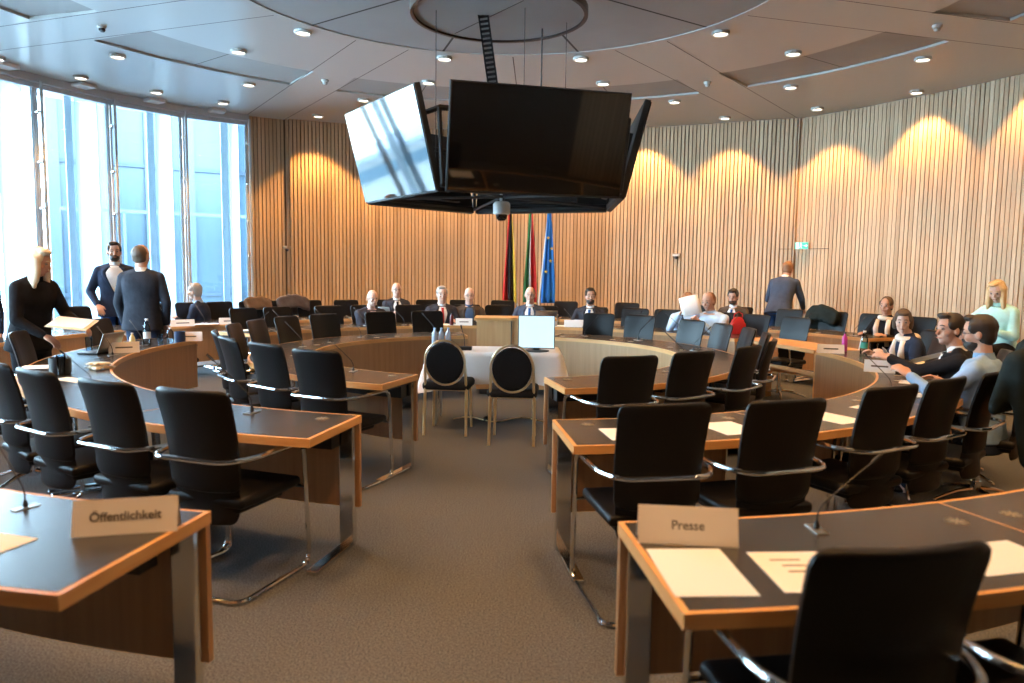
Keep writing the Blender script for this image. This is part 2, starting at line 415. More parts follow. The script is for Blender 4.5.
def arm(ring, angs, side, gap_end=True, first_is_aisle=True):
    N = len(angs)-1
    for i in range(N):
        a0, a1 = sorted((angs[i], angs[i+1]))
        aisle = i == 0; last = i == N-1
        e0 = (angs[i] < angs[i+1] and aisle) or (angs[i] > angs[i+1] and last)
        e1 = (angs[i] > angs[i+1] and aisle) or (angs[i] < angs[i+1] and last)
        r0, r1 = RING[ring]
        w = a1-a0
        sk = [(a0+w*.14, r0+.16), (a0+w*.86, r0+.16)]
        if ring == 3: sk = [(a0+w*.10, r0+.20), (a0+w*.90, r0+.20), (a0+.28*w, r0+.46)][:2]
        if aisle: lab = 'wood-edged desk of the %s ring ending at the centre aisle, %s side' % (ring_name[ring], side)
        else: lab = 'wood-edged desk of the %s ring, %s from the centre aisle on the %s' % (ring_name[ring], nth(i), side)
        desk(ring, a0, a1, e0, e1, lab, sk)
arm(1, [-77.5, -48.2, -17, 14.6, 43, 71], 'right')
arm(1, [-109, -138, -167, -196, -226.5, -257], 'left')
arm(2, [-83.8, -64.8, -45.2, -26, -7.5, 8.5], 'right')
arm(2, [-101.8, -120.3, -139, -157, -175, -193], 'left')
arm(3, [-84.4, -70.6, -57, -43, -29, -15, -1], 'right')
arm(3, [-99.8, -113.5, -127, -141, -155, -169], 'left')
def backseg(ring, angs, where):
    N = len(angs)-1
    for i in range(N):
        r0 = RING[ring][0]; w = angs[i+1]-angs[i]
        desk(ring, angs[i], angs[i+1], i == 0, i == N-1, 'wood-edged desk at the back of the %s ring, %s counted from the right' % (ring_name[ring], nth(i)), [(angs[i]+w*.3, r0+.16), (angs[i]+w*.7, r0+.16)])
backseg(2, [32, 50.5, 69, 87.5, 106, 124.5, 143, 152], 'back')
backseg(3, [24, 38, 52, 66, 80, 94, 108, 122, 136, 150, 164, 177.5, 191], 'back')

# gangway table in the gap of the middle ring (plain wood, open underneath)
def side_table():
    t = empty('gangway_table', pol(3.72, 20, 0), rad(20)); tag(t, 'plain light wooden table with open front, bridging the gap right of the middle ring', 'table')
    s = MB(); s.arc(3.42, 4.0, -11, 11, .70, .74, 10, (3.72, 0)); s.build('tabletop', M['wood'], t, smooth=False)
    s = MB(); s.arc(3.86, 3.9, -10.5, 10.5, .34, .40, 10, (3.72, 0)); s.arc(3.5, 3.54, -10.5, 10.5, .44, .48, 10, (3.72, 0)); s.build('rail', M['wood'], t, smooth=False)
    for sg in (-1, 1):
        a = rad(10.2*sg); R = Matrix.Rotation(a, 3, 'Z')
        s = MB(); s.box((3.72*math.cos(a)-3.72, 3.72*math.sin(a), .35), (.50, .04, .70), R); s.build('side_panel', M['wood'], t, smooth=False)
side_table()

M['oak'] = mat('lectern_oak', (.62, .34, .15), .45, noise=((20, 20, 1.5), (.70, .42, .20), .3, .7))
# lectern in the gap at the back of the inner ring
def lectern():
    t = empty('lectern', (0.04, 9.55, 0)); tag(t, 'light oak box lectern standing in the back gap of the inner ring', 'lectern')
    s = MB(); s.box((0, 0, .50), (.96, .42, .86)); s.build('body', M['oak'], t, smooth=False)
    s = MB(); s.box((-.05, -.222, .50), (.012, .012, .84)); s.build('door_gap', M['joint'], t, smooth=False)
    s = MB(); s.box((0, 0, .945), (1.02, .48, .032), bevel=.004); s.build('top', M['wood'], t, smooth=False)
    s = MB(); s.box((0, .02, .035), (.88, .34, .07)); s.build('plinth', M['dgrey'], t, smooth=False)
lectern()

# ------------------------------------------------------------------ chairs
def back_rows(w0, w1, z0, z1, y0, y1, th, curve, nx=9, nz=12):
    """closed rounded cushion panel following a leaning curve"""
    rings = []
    D = z1-z0; cr_ = .048
    hs = [0, .004, .012, .026, .048] + [.048+(D-.096)*q/9 for q in range(1, 9)] + [D-.048, D-.026, D-.012, D-.004, D]
    for i, hz in enumerate(hs):
        t = hz/D; z = z0+hz; y = y0+(y1-y0)*(t**1.2) + .018*math.sin(t*PI)
        w = w0+(w1-w0)*t
        e = min(hz, D-hz); inset = cr_-math.sqrt(max(0, cr_*cr_-(cr_-e)**2)) if e < cr_ else 0
        f = 1 - 2*inset/w
        th_ = th*(1 if e > .02 else .45+.55*math.sqrt(max(0, 1-(1-e/.02)**2)))
        ring = []
        for k in range(nx+1):
            u = -1+2*k/nx; x = u*w/2*f; c = -curve*(1-u*u)
            ring.append(Vector((x, y+c - th_/2*(1-abs(u)**6*.7), z)))
        for k in range(nx, -1, -1):
            u = -1+2*k/nx; x = u*w/2*f; c = -curve*(1-u*u)
            ring.append(Vector((x, y+c + th_/2*(1-abs(u)**6*.7), z)))
        rings.append(ring)
    return rings
def chair_common(t):
    s = MB(); s.loft(back_rows(.40, .43, .50, 1.0, -.20, -.285, .042, .030)); s.build('backrest', M['leather'], t, auto=60)
    s = MB(); s.loft(back_rows(.36, .39, .34, .56, -.20, -.205, .02, .028)); s.build('back_shell', M['leather'], t, auto=60)
    s = MB(); s.box((0, .015, .452), (.45, .47, .055), bevel=.024, seg=3); s.box((0, -.03, .415), (.38, .34, .04), bevel=.015); s.build('seat', M['leather'], t, auto=60)
def chair_cant():
    t = empty('conference_chair'); tag(t, 'x', 'chair')
    chair_common(t)
    X = .265
    P = [(X, -.30, .014), (X, .25, .014), (X, .21, .675), (X, -.18, .672), (.20, -.315, .672), (-.20, -.315, .672), (-X, -.18, .672), (-X, .21, .675), (-X, .25, .014), (-X, -.30, .014)]
    s = MB(); s.tube(rounded(P, .075, 5, True), .0125, 8, closed=True); f = s.build('tube_frame', M['chrome'], t)
    s = MB(); s.cyl((-X, .223, .43), (X, .223, .43), .010, 8); s.build('cross_bar', M['chrome'], f)
    return t
def chair_swivel():
    t = empty('conference_chair'); tag(t, 'x', 'chair')
    chair_common(t)
    X = .265
    P = [(.16, .08, .42), (X, .14, .44), (X, .18, .675), (X, -.18, .672), (.20, -.315, .672), (-.20, -.315, .672), (-X, -.18, .672), (-X, .18, .675), (-X, .14, .44), (-.16, .08, .42)]
    s = MB(); s.tube(rounded(P, .06, 5), .0125, 8); s.build('arm_loop', M['chrome'], t)
    s = MB(); s.cyl((0, 0, .06), (0, 0, .40), .022, 12); s.cyl((0, 0, .05), (0, 0, .14), .034, 12); s.build('gas_post', M['chrome'], t)
    for k in range(4):
        a = PI/4+k*PI/2; c, sn = math.cos(a), math.sin(a)
        s = MB(); s.tube([(0, 0, .085), (.15*c, .15*sn, .070), (.31*c, .31*sn, .022)], [.020, .016, .011], 8); s.sphere((.31*c, .31*sn, .014), .014, 8, 6); s.build('leg', M['chrome'], t)
    return t
CH = {'c': chair_cant(), 's': chair_swivel()}
USED = set()
def chair(r, a, kind, label, group, turn=0):
    # r is where the top of the backrest stands, the chair faces the centre
    p = pol(r-.285, a, 0); rz = rad(a+90+turn)
    if kind not in USED:
        o = CH[kind]; USED.add(kind); o.location = p; o.rotation_euler = (0, 0, rz); o['label'] = label; o['group'] = group; return o
    return dup(CH[kind], p, rz, label, group)
def chairs(lst, kind, fmt, group, jit=3):
    for i, it in enumerate(lst):
        r, a = it[0], it[1]; k = it[2] if len(it) > 2 else kind
        lab = it[3] if len(it) > 3 else fmt % nth(i)
        chair(r, a, k, lab, group, random.uniform(-jit, jit))
G1, G2, G3 = 'chairs of the inner desk ring', 'chairs of the middle desk ring', 'chairs of the outer desk ring'
chairs([(2.67, -69.2), (2.60, -56), (2.62, -40.7), (2.61, -26.8), (2.56, -10.4), (2.55, 2.9), (2.55, 16.5), (2.6, 30), (2.72, 49), (2.72, 61.5)], 'c',
       'black leather chair on the right of the inner desk ring, %s from the aisle', G1)
chairs([(2.67, -117.1), (2.60, -131), (2.63, -144.2), (2.62, -157.3), (2.58, -175.2), (2.58, 171.4), (2.6, 158), (2.6, 145), (2.65, 126), (2.65, 112)], 'c',
       'black leather chair on the left of the inner desk ring, %s from the aisle', G1)
chairs([(4.37, -79.2), (4.38, -71.3), (4.25, -60.2), (4.24, -52.5), (4.30, -45.2), (4.42, -35, 's', 'black leather swivel chair under the man in the light blue shirt'), (4.3, -25.5, 's', 'black swivel chair under the dark-suited man reaching over papers'),
        (4.08, -10.5, 's', 'navy-looking empty chair between the scarfed note taker and the dark-suited man'), (4.42, 1.0, 's', 'black chair the note-taking woman with the beige scarf sits on')], 'c',
       'black leather chair on the right of the middle desk ring, %s from the aisle', G2)
chairs([(4.30, -108.1), (4.28, -115.8), (4.27, -124.6), (4.28, -131.7), (4.25, -146, 's'), (4.15, -161.1, 's'), (4.12, 177.2, 's'), (4.3, 163, 's')], 'c',
       'black leather chair on the left of the middle desk ring, %s from the aisle', G2)
chairs([(a_, b_) for a_, b_ in [(4.3, 28.7), (4.3, 37.3), (4.35, 44.6), (4.35, 55.7), (4.3, 62.6), (4.3, 71), (4.3, 81.3), (4.3, 90.9), (4.35, 97.7), (4.35, 103.5), (4.3, 109.8), (4.35, 118.5), (4.3, 126.3), (4.3, 136.6), (4.3, 143.5)]], 's',
       'black chair behind the back arc of the middle desk ring, %s from the right', G2)
chairs([(6.06, -80.65), (6.10, -75.1)], 'c', 'black leather chair at the front right outer desk, %s from the aisle', G3, 1)
chairs([(6.1, a) for a in (16.2, 23.9, 30.8, 36.5, 43.3, 51, 58, 69.3, 79.5, 90.3, 94.2+3, 103.1, 109.5, 116.5, 122.3, 127.2)], 'c', 'black chair in the back row of the outer ring, %s from the right', G3)
chairs([(6.1, a) for a in (131.5, 136.5, 141, 146, 151.5, 157)], 'c', 'black chair of the outer ring beside the windows, %s from the wood wall', G3)

# banquet chairs with golden tube frame
def gold_chair(loc, rz, label, emblem):
    t = empty('banquet_chair', loc, rz); tag(t, label, 'chair', 'oval-backed chairs at the white table')
    s = MB(); rings = []
    for i in range(9):
        u = i/8; k = math.sin(math.acos(min(1, abs(2*u-1)*.999)))
        k = .25+.75*k**.6 if 0 < i < 8 else .3
        rings.append([Vector((.175*math.cos(2*PI*q/28)*(1 if 1 < i < 7 else .93), -.225 + .035*(u-.5) - .065*(.62+.245*math.sin(2*PI*q/28)-.5)/.4*1.0, .690 + .195*math.sin(2*PI*q/28)*(1 if 1 < i < 7 else .93))) for q in range(28)])
    s.loft(rings); bk = s.build('backrest', M['blackfab'], t, auto=70)
    s = MB(); s.tube([(.188*math.cos(2*PI*q/36), -.225 - .065*(.62+.245*math.sin(2*PI*q/36)-.5)/.4, .690+.212*math.sin(2*PI*q/36)) for q in range(36)], .011, 8, closed=True); s.build('oval_hoop', M['gold'], t)
    s = MB(); s.box((0, -.27, .86), (.06, .012, .018), bevel=.004)
    s.build('handle_slot', emblem, t)
    s = MB(); s.box((0, .01, .462), (.45, .44, .085), bevel=.035, seg=3); s.build('seat', M['blackfab'], t, auto=60)
    s = MB(); s.tube([(-.185, -.19, .43), (.185, -.19, .43), (.185, .18, .43), (-.185, .18, .43)], .010, 8, closed=True); s.build('seat_rim', M['gold'], t)
    for sx in (-1, 1):
        s = MB(); s.tube([(.188*sx, -.235, .66), (.192*sx, -.20, .50), (.195*sx, -.19, .43), (.20*sx, -.235, .0)], [.012, .013, .015, .013], 8); s.build('leg', M['gold'], t)
        s = MB(); s.tube([(.18*sx, .18, .43), (.19*sx, .20, 0)], [.014, .012], 8); s.build('leg', M['gold'], t)
    return t
gold_chair((-.60, 7.22, 0), rad(-5), 'oval-backed black banquet chair with gold frame, left one at the white table', M['gold'])
gold_chair((.02, 6.84, 0), rad(-4), 'oval-backed black banquet chair with gold frame, right one at the white table', M['steel'])

# white table with cloth
def cloth_table():
    cx, cy, w, d = -.17, 7.72, 1.32, .62
    t = empty('folding_table', (cx, cy, 0)); tag(t, 'small rectangular table hidden under the white cloth in the middle', 'table')
    s = MB(); s.box((0, 0, .72), (w, d, .03)); s.build('tabletop', M['grey'], t, smooth=False)
    for sx in (-1, 1):
        for sy in (-1, 1):
            s = MB(); s.cyl((sx*(w/2-.08), sy*(d/2-.08), 0), (sx*(w/2-.08), sy*(d/2-.08), .71), .015, 10); s.build('leg', M['steel'], t)
    # cloth: rings of a rounded rectangle falling with folds
    s = MB(); N = 120; rings = []
    per = []
    for k in range(N):
        u = 4*k/N; sd = int(u); f = u-sd; c = [(-1, -1), (1, -1), (1, 1), (-1, 1), (-1, -1)]
        x = c[sd][0]*(1-f)+c[sd+1][0]*f; y = c[sd][1]*(1-f)+c[sd+1][1]*f; per.append((x, y, f))
    for j in range(10):
        ring = []
        for x, y, f in per:
            corner = max(0, 1-min(f, 1-f)*7)
            if j < 3:
                q = [.5, .9, 1.0][j]; ring.append(Vector((x*w/2*q, y*d/2*q, .742)))
            else:
                t_ = (j-2)/7; drop = .31+.09*corner; fl = .012+.030*math.sin(f*2*PI*3.5+x)*t_*.5 + .10*corner*t_**1.2 + .015*t_
                n = Vector((x if abs(x) > .99 else 0, y if abs(y) > .99 else 0, 0))
                if n.length > 0: n.normalize()
                ring.append(Vector((x*w/2, y*d/2, .742 - drop*t_)) + n*fl)
        rings.append(ring)
    vv = s.grid(rings, close_v=True); s._f(vv[0])
    o = s.build('tablecloth', M['cloth'], None, loc=(cx, cy, 0), auto=80); tag(o, 'white cloth with pointed corners draped over the middle table', 'tablecloth')
cloth_table()

# small flat monitor, desk microphone, bottles on the cloth
def desk_monitor():
    t = empty('desktop_monitor', (.245, 7.58, .744), rad(-2)); tag(t, 'small flat monitor with pale blue picture on the white table', 'monitor')
    s = MB(); s.box((0, 0, .195), (.37, .03, .335), bevel=.006); s.build('casing', M['plastic'], t)
    s = MB(); s.box((0, -.0165, .197), (.352, .002, .318)); s.build('screen_panel', M['lcd'], t, smooth=False)
    s = MB(); s.box((0, .02, .05), (.06, .02, .10)); s.lathe([(.13, 0), (.13, .008), (.03, .016)], (0, .02, 0), 20); s.build('stand', M['plastic'], t)
    return t
desk_monitor()
def table_mic():
    t = empty('table_microphone', (-.48, 7.62, .744)); tag(t, 'black gooseneck microphone with box base on the white table', 'microphone')
    s = MB(); s.box((0, 0, .018), (.15, .11, .036), bevel=.008); s.build('base', M['plastic'], t)
    s = MB(); s.tube([(0, .02, .03), (-.005, .03, .12), (-.03, .0, .22)], .004, 6); s.build('gooseneck', M['plastic'], t)
    s = MB(); s.tube([(-.03, 0, .215), (-.036, -.02, .25)], [.007, .009], 8); s.build('mic_head', M['plastic'], t)
table_mic()
def bottle(loc, label, h=.20, r=.03, m=None, cap=None, group='bottles and glasses', liquid=None, name='water_bottle', cat='bottle'):
    t = empty(name, loc); tag(t, label, cat, group)
    s = MB(); s.lathe([(r*.9, 0), (r, .008), (r, h*.62), (r*.85, h*.74), (r*.38, h*.88), (r*.36, h*.94)], n=16); s.build('body', m or M['bottle'], t)
    s = MB(); s.lathe([(r*.42, h*.93), (r*.42, h)], n=12); s.build('cap', cap or M['white'], t)
    if liquid:
        s = MB(); s.lathe([(r*1.01, h*.25), (r*1.01, h*.5)], n=16, caps=False); s.build('paper_band', liquid, t)
def glass(loc, label, h=.13, r=.032, group='bottles and glasses'):
    s = MB(); s.lathe([(r*.82, 0), (r, h), (r*.93, h), (r*.77, .008)], n=16, caps=False)
    s.lathe([(r*.82, 0.0), (r*.82, .008)], n=16)
    o = s.build('drinking_glass', M['bottle'], None, loc=loc); tag(o, label, 'glass', group)
M['bottle_b'] = mat('pale_bottle', (.42, .50, .62), .15)
M['bluecap'] = mat('pale_blue_plastic', (.35, .5, .75), .4)
for i, x in enumerate((-.80, -.735, -.665)):
    bottle((x, 7.80+.03*i, .744), ['clear bottle on the white table, leftmost of three', 'clear bottle on the white table, middle of three', 'clear bottle on the white table, rightmost of three'][i], .205, .031, m=M['bottle_b'], cap=M['bluecap'], group='three bottles on the white table')
# cable lying under the table
s = MB(); s.tube([(-.6+.1*k, 7.75+.12*math.sin(k*1.1), .008) for k in range(13)], .007, 6); tag(s.build('floor_cable', M['gold'], None), 'loose pale cable snaking on the carpet below the white table', 'cable')
s = MB(); s.lathe([(.001, 0), (.035, .004), (.04, .03), (.02, .05), (.001, .052)], n=14); tag(s.build('floor_socket', M['plastic'], None, loc=(-.25, 7.72, 0)), 'small black plug lying on the carpet under the white table', 'plug')

# ------------------------------------------------------------------ hanging display cluster
def displays():
    cx, cy = -.10, 7.0
    t = empty('hanging_display_cluster', (cx, cy, 2.14)); tag(t, 'ring of large black flat screens hung from the ceiling over the centre', 'display')
    W, Hh = 1.42, .81
    tl = rad(14)
    for i, (n, ap) in enumerate([(-75, 1.04), (-147, 1.04), (-3, 1.04), (69, 1.04), (141, 1.04)]):
        # local frame: x along screen, y outward normal, z up, then tilt the top outward
        R = Matrix.Rotation(rad(n-90), 4, 'Z'); Tl = Matrix.Rotation(-tl, 4, 'X')
        B = R @ Matrix.Translation((0, ap, 0)) @ Tl
        s = MB(); s.box((0, -.03, Hh/2), (W, .05, Hh), bevel=.006); s.xf(B); c = s.build('screen', M['plastic'], t, auto=50)
        s = MB(); s.box((0, -.001, Hh/2+.004), (W-.024, .008, Hh-.03)); s.xf(B); s.build('glass_front', M['screen'], c, smooth=False)
        s = MB(); s.box((0, -.075, Hh*.48), (W*.5, .05, Hh*.5)); s.box((0, -.12, .10), (W*.6, .05, .05)); s.xf(B); s.build('rear_housing', M['plastic'], c, smooth=False)
    # frame: two hexagons of tube and spokes
    s = MB()
    for z, r in ((.06, 1.24), (.62, 1.30)):
        s.tube([(r*math.cos(rad(-111+72*k)), r*math.sin(rad(-111+72*k)), z) for k in range(5)], .022, 8, closed=True)
    for k in range(5):
        a = rad(-111+72*k); s.cyl((1.24*math.cos(a), 1.24*math.sin(a), .06), (1.30*math.cos(a), 1.30*math.sin(a), .62), .018, 8)
    s.build('tube_frame', M['plastic'], t)
    s = MB()
    for k in range(5):
        a = rad(-111+72*k); s.cyl((0, 0, .08), (1.23*math.cos(a), 1.23*math.sin(a), .05), .014, 8)
    s.cyl((0, 0, .03), (0, 0, .5), .02, 8); s.build('spokes', M['dgrey'], t)
    for x, y in ((-.645, .30), (.36, .80), (.59, .60), (.18, .20)):
        s = MB(); s.cyl((x, y, .40), (x, y, H_CEIL-2.14), .0035 if x != .36 else .009, 6); s.build('suspension_wire', M['dgrey'], t)
    return t
displays()
def chain():
    t = empty('cable_chain', (-.16, 7.45, 2.95)); tag(t, 'black segmented cable chain running from the ceiling disc down to the screens', 'cable')
    p0, p1 = Vector((0, 0, 0)), Vector((-.20, -.02, 1.32)); d = (p1-p0)
    s = MB(); n = 30
    for k in range(n):
        c = p0 + d*(k+.5)/n; ang = math.atan2(-d.x, d.z)
        R = Matrix.Rotation(-ang, 3, 'Y')
        s.box(c + R @ Vector((-.043, 0, 0)), (.016, .04, d.length/n*.92), R); s.box(c + R @ Vector((.043, 0, 0)), (.016, .04, d.length/n*.92), R)
        s.box(c, (.075, .03, d.length/n*.50), R)
    s.build('links', M['plastic'], t, smooth=False)
    s = MB()
    for k in range(n):
        c = p0 + d*(k+1)/n; ang = math.atan2(-d.x, d.z); R = Matrix.Rotation(-ang, 3, 'Y'); s.box(c, (.068, .02, d.length/n*.38), R)
    s.build('crossbars', M['steel'], t, smooth=False)
chain()
def dome():
    t = empty('dome_camera', (-.11, 7.00, 2.01)); tag(t, 'white round dome camera under the hanging screens', 'camera')
    s = MB(); s.lathe([(.066, .05), (.078, .058), (.078, .145), (.06, .165), (.02, .17), (.02, .25)], n=24); s.build('housing', M['white'], t)
    s = MB(); s.lathe([(.001, -.012), (.03, -.006), (.05, .018), (.056, .05)], n=20); s.build('dome_glass', M['screen'], t)
dome()
def disc():
    z = 3.93
    t = empty('ceiling_disc', (-.16, 7.40, z)); tag(t, 'round grey disc with dark brown rim hung below the ceiling centre', 'ceiling disc')
    s = MB(); s.lathe([(.80, .02), (.80, .05)], n=64); s.build('panel', M['ceil_grey'], t, smooth=False)
    s = MB(); s.lathe([(.80, 0), (.835, 0), (.835, .07), (.80, .07)], n=64, caps=False); s.build('rim', mat('rim_brown', (.055, .03, .022), .5), t)
    s = MB(); s.box((-.12, .1, .019), (1.2, .008, .003), Matrix.Rotation(rad(-55), 3, 'Z')); s.build('joint', M['joint'], t, smooth=False)
    for k in range(3):
        a = rad(90+120*k); s = MB(); s.cyl((.55*math.cos(a), .55*math.sin(a), .05), (.55*math.cos(a), .55*math.sin(a), H_CEIL+.012-z), .006, 6); s.build('hanger', M['dgrey'], t)
disc()

# ------------------------------------------------------------------ ceiling fixtures and lamps
def downlight_proto():
    t = empty('ceiling_downlight'); tag(t, 'x', 'ceiling light')
    s = MB(); s.lathe([(.105, 0), (.105, -.035), (.088, -.04), (.080, -.03), (.080, -.004)], n=24, caps=False); s.build('housing_ring', M['grey'], t)
    s = MB(); s.lathe([(.079, -.022), (.079, -.016)], n=20); s.build('diffuser', M['lamp'], t)
    return t
DL = downlight_proto(); dl_used = [False]
def lamp(r, a, label, group, power, angle, warm, aim=None, blend=.6, dz=0.0):
    p = pol(r, a, H_CEIL+dz)
    if not dl_used[0]: DL.location = p; DL['label'] = label; DL['group'] = group; dl_used[0] = True; o = DL
    else: o = dup(DL, p, 0, label, group)
    if power:
        L = bpy.data.lights.new('downlight_lamp', 'SPOT'); L.energy = power; L.spot_size = rad(angle); L.spot_blend = blend; L.color = warm; L.shadow_soft_size = .05
        lo = bpy.data.objects.new('downlight_lamp', L); COL.objects.link(lo); lo.parent = o; lo.location = (0, 0, -.06)
        if aim is not None:
            d = (Vector(aim) - Vector((p.x, p.y, p.z-.06))); lo.rotation_euler = d.to_track_quat('-Z', 'Y').to_euler()
WARM = (1.0, .97, .93)
WALLW = (1.0, .49, .145)
wl = [11, 23.3, 35.6, 47.6, 59.3, 70.8, 82.5, 94, 105.3, 116.8]
for i, a in enumerate(wl):
    lamp(max(7.86, wr(a)-(.56 if a < 51.4 else .62)), a, 'round downlight close to the slatted wall, %s counted from the right' % nth(i), 'downlights along the slatted wall', (230 if a > 65 else 165), 88, WALLW, aim=pol(8.30, a, 0), blend=.25)
for i, a in enumerate((129.5, 137.7, 146.3, 155, 163.6)):
    lamp(7.80, a, 'round downlight close to the windows, %s counted from the wood wall' % nth(i), 'downlights along the windows', 5, 100, WARM)
k = 0
for j, a in enumerate((34.5, 71, 105.3, 141.5, 178, 214, 250, 286, 322, -1.5)):
    lamp(3.12, a, 'round downlight at the edge of the grey ceiling disc, %s going round from the right' % nth(j), 'inner circle of downlights', 6.5, 125, WARM)
for j, a in enumerate((34.5, 71, 105.3, 141.5, 178, 214, 250, 286, 322, -1.5)):
    lamp(4.52, a, 'round downlight in the middle circle, %s going round from the right' % nth(j), 'middle circle of downlights', 6.5, 125, WARM)
for j, a in enumerate((8, 26.5, 45, 62.8, 80.5, 95, 113.3, 131, 149.5, 168, 187, 207, 225, 241, 257, 273, 291, 312, 332, 350)):
    lamp(6.15, a, 'round downlight outside the grey arc panels, %s going round from the right' % nth(j), 'outer circle of downlights', (17 if 200 < a < 340 else 6.5), 125, WARM)
for j, a in enumerate((16.0, 54.0, 122.5, 159.2)):
    t = empty('smoke_detector', pol(5.15, a, H_CEIL), 0)
    tag(t, ['small round smoke detector at the far right of the ceiling', 'small round smoke detector on the ceiling right of the screens', 'small round smoke detector on the ceiling left of the screens', 'dark round smoke detector at the upper left of the ceiling'][j], 'smoke detector')
    s = MB(); s.lathe([(.055, 0), (.055, -.02), (.045, -.035)], n=20); s.build('base', M['grey'], t)
    s = MB(); s.lathe([(.035, -.035), (.038, -.055), (.025, -.075), (.001, -.08)], n=16); s.build('sensor_head', M['dgrey'] if j == 3 else M['grey'], t)

# exit sign, wall sensors
def at_wall(a, z, dr): return pol(wr(a)-dr, a, z)
p = at_wall(50.2, 2.06, .03)
t = empty('exit_sign', p, rad(50.2-90)); tag(t, 'small green and white escape route sign above the hidden wall door', 'sign')
s = MB(); s.box((0, 0, 0), (.25, .04, .13)); s.build('box', M['white'], t, smooth=False)
s = MB(); s.box((0, -.022, 0), (.24, .004, .12)); fc = s.build('green_face', M['exit'], t, smooth=False)
s = MB(); y = -.025
s.box((-.075, y, 0), (.05, .003, .10)); s.sphere((-.012, y, .038), (.010, .003, .010), 8, 6); s.box((-.014, y, .008), (.016, .003, .042), Matrix.Rotation(rad(15), 3, 'Y'))
s.box((-.002, y, -.028), (.008, .003, .042), Matrix.Rotation(rad(-30), 3, 'Y')); s.box((-.028, y, -.028), (.008, .003, .042), Matrix.Rotation(rad(35), 3, 'Y')); s.box((.0, y, .012), (.032, .003, .007), Matrix.Rotation(rad(25), 3, 'Y'))
s.box((.065, y, 0), (.05, .003, .014)); s.box((.092, y, .010), (.012, .003, .034), Matrix.Rotation(rad(-45), 3, 'Y')); s.box((.092, y, -.010), (.012, .003, .034), Matrix.Rotation(rad(45), 3, 'Y'))
s.build('pictogram', M['exitw'], fc, smooth=False)
# outline of the concealed door in the slats
s = MB()
q0, q1 = pol(wr(52.8)-.045, 52.8, 2.0), pol(wr(46.8)-.0, 46.8, 2.0)
s.tube([pol(wr(a_)-(.02 if a_ > 51.4 else -.03), a_, 2.0) for a_ in (53, 52, 51.5)], .004, 4); s.tube([pol(wr(a_)+.03, a_, 2.0) for a_ in (51.2, 50, 48.5, 46.8)], .005, 4)
tag(s.build('trim_3', M['joint'], smooth=False), kind='structure')
for a, dr, z, lab in ((119.9, -.03, 1.93, 'small light grey wall sensor at the left of the slatted wall'), (66.0, .03, 1.88, 'small light grey wall sensor right of the flags')):
    t = empty('wall_sensor', at_wall(a, z, dr), rad(a-90)); tag(t, lab, 'wall sensor', 'wall sensors')
    s = MB(); s.box((0, 0, 0), (.16, .05, .055), bevel=.012); s.build('housing', M['grey'], t)
    s = MB(); s.lathe([(.03, 0), (.036, -.02), (.02, -.05), (.001, -.055)], (0, -.02, -.03), 12); s.build('lens', M['dgrey'], t)

# ------------------------------------------------------------------ flags
def flag(x, y, lean_top, bands, label, stars=False):
    t = empty('flag', (x, y, 0)); tag(t, label, 'flag', 'flags behind the chair of the presiding man')
    top = Vector((lean_top, 0, 2.95))
    s = MB(); s.cyl((0, 0, .05), top, .016, 10); s.sphere(top, .03, 10, 8); s.build('flag_pole', M['white'], t)
    s = MB(); s.lathe([(.19, 0), (.19, .03), (.03, .06), (.03, .12)], n=20); s.build('foot', M['dgrey'], t)
    # hanging cloth: folded fan from the pole top
    ncol = len(bands)
    prev = None
    pole_at = lambda z: top.x*z/2.95
    for bi, (m, u0, u1) in enumerate(bands):
        s = MB(); rows = []
        for j in range(19):
            v = j/18; z = 2.85 - 1.92*v; wdt = .05 + .20*(v**.75)
            row = []
            for k in range(9):
                u = u0 + (u1-u0)*k/8
                xx = top.x*.96 + (u-.5)*wdt + .012*math.sin(5*v+u*4); yy = -.05 + .045*math.cos(u*PI*5 + v*1.2)*min(1, v*2+.2)
                row.append((xx, yy, z))
            rows.append(row)
        s.grid(rows); o = s.build('cloth_stripe' if not stars else 'flag_cloth', m, t, auto=180)
        sm = o.modifiers.new('thickness', 'SOLIDIFY'); sm.thickness = .004
        if stars:
            for sx, sz in ((.03, 1.72), (-.05, 1.52), (.05, 1.95), (-.02, 2.15)):
                s = MB(); pts = []
                for q in range(10):
                    rr = .036 if q % 2 == 0 else .015; aa = PI/2+q*PI/5; pts.append((top.x*.96+sx+rr*math.cos(aa), -.115, sz+rr*math.sin(aa)))
                f = s._f([s.bm.verts.new(p_) for p_ in pts]); r_ = bmesh.ops.extrude_face_region(s.bm, geom=[f]); bmesh.ops.translate(s.bm, vec=(0, .02, 0), verts=[g for g in r_['geom'] if isinstance(g, bmesh.types.BMVert)])
                s.build('star', M['gold_y'], o, smooth=False)
M['f_black'] = mat('flag_black', (.012, .010, .012), .8); M['f_red'] = mat('flag_red', (.55, .02, .02), .7); M['gold_y'] = mat('flag_gold', (.85, .55, .06), .7)
M['f_green'] = mat('flag_green', (.02, .20, .07), .7); M['f_white'] = mat('flag_white', (.7, .66, .6), .7); M['f_blue'] = mat('flag_blue', (.01, .16, .52), .7)
flag(.16, 14.35, -.23, [(M['f_red'], 0, .42), (M['f_black'], .38, .78), (M['gold_y'], .74, 1.0)], 'black, red and gold flag, leftmost of the three behind the podium')
flag(.30, 14.55, .03, [(M['f_green'], 0, .42), (M['f_white'], .40, .62), (M['f_red'], .60, 1.0)], 'green, white and red flag, middle one of the three')
flag(.42, 14.35, .26, [(M['f_blue'], 0, 1)], 'blue flag with yellow stars, rightmost of the three', stars=True)

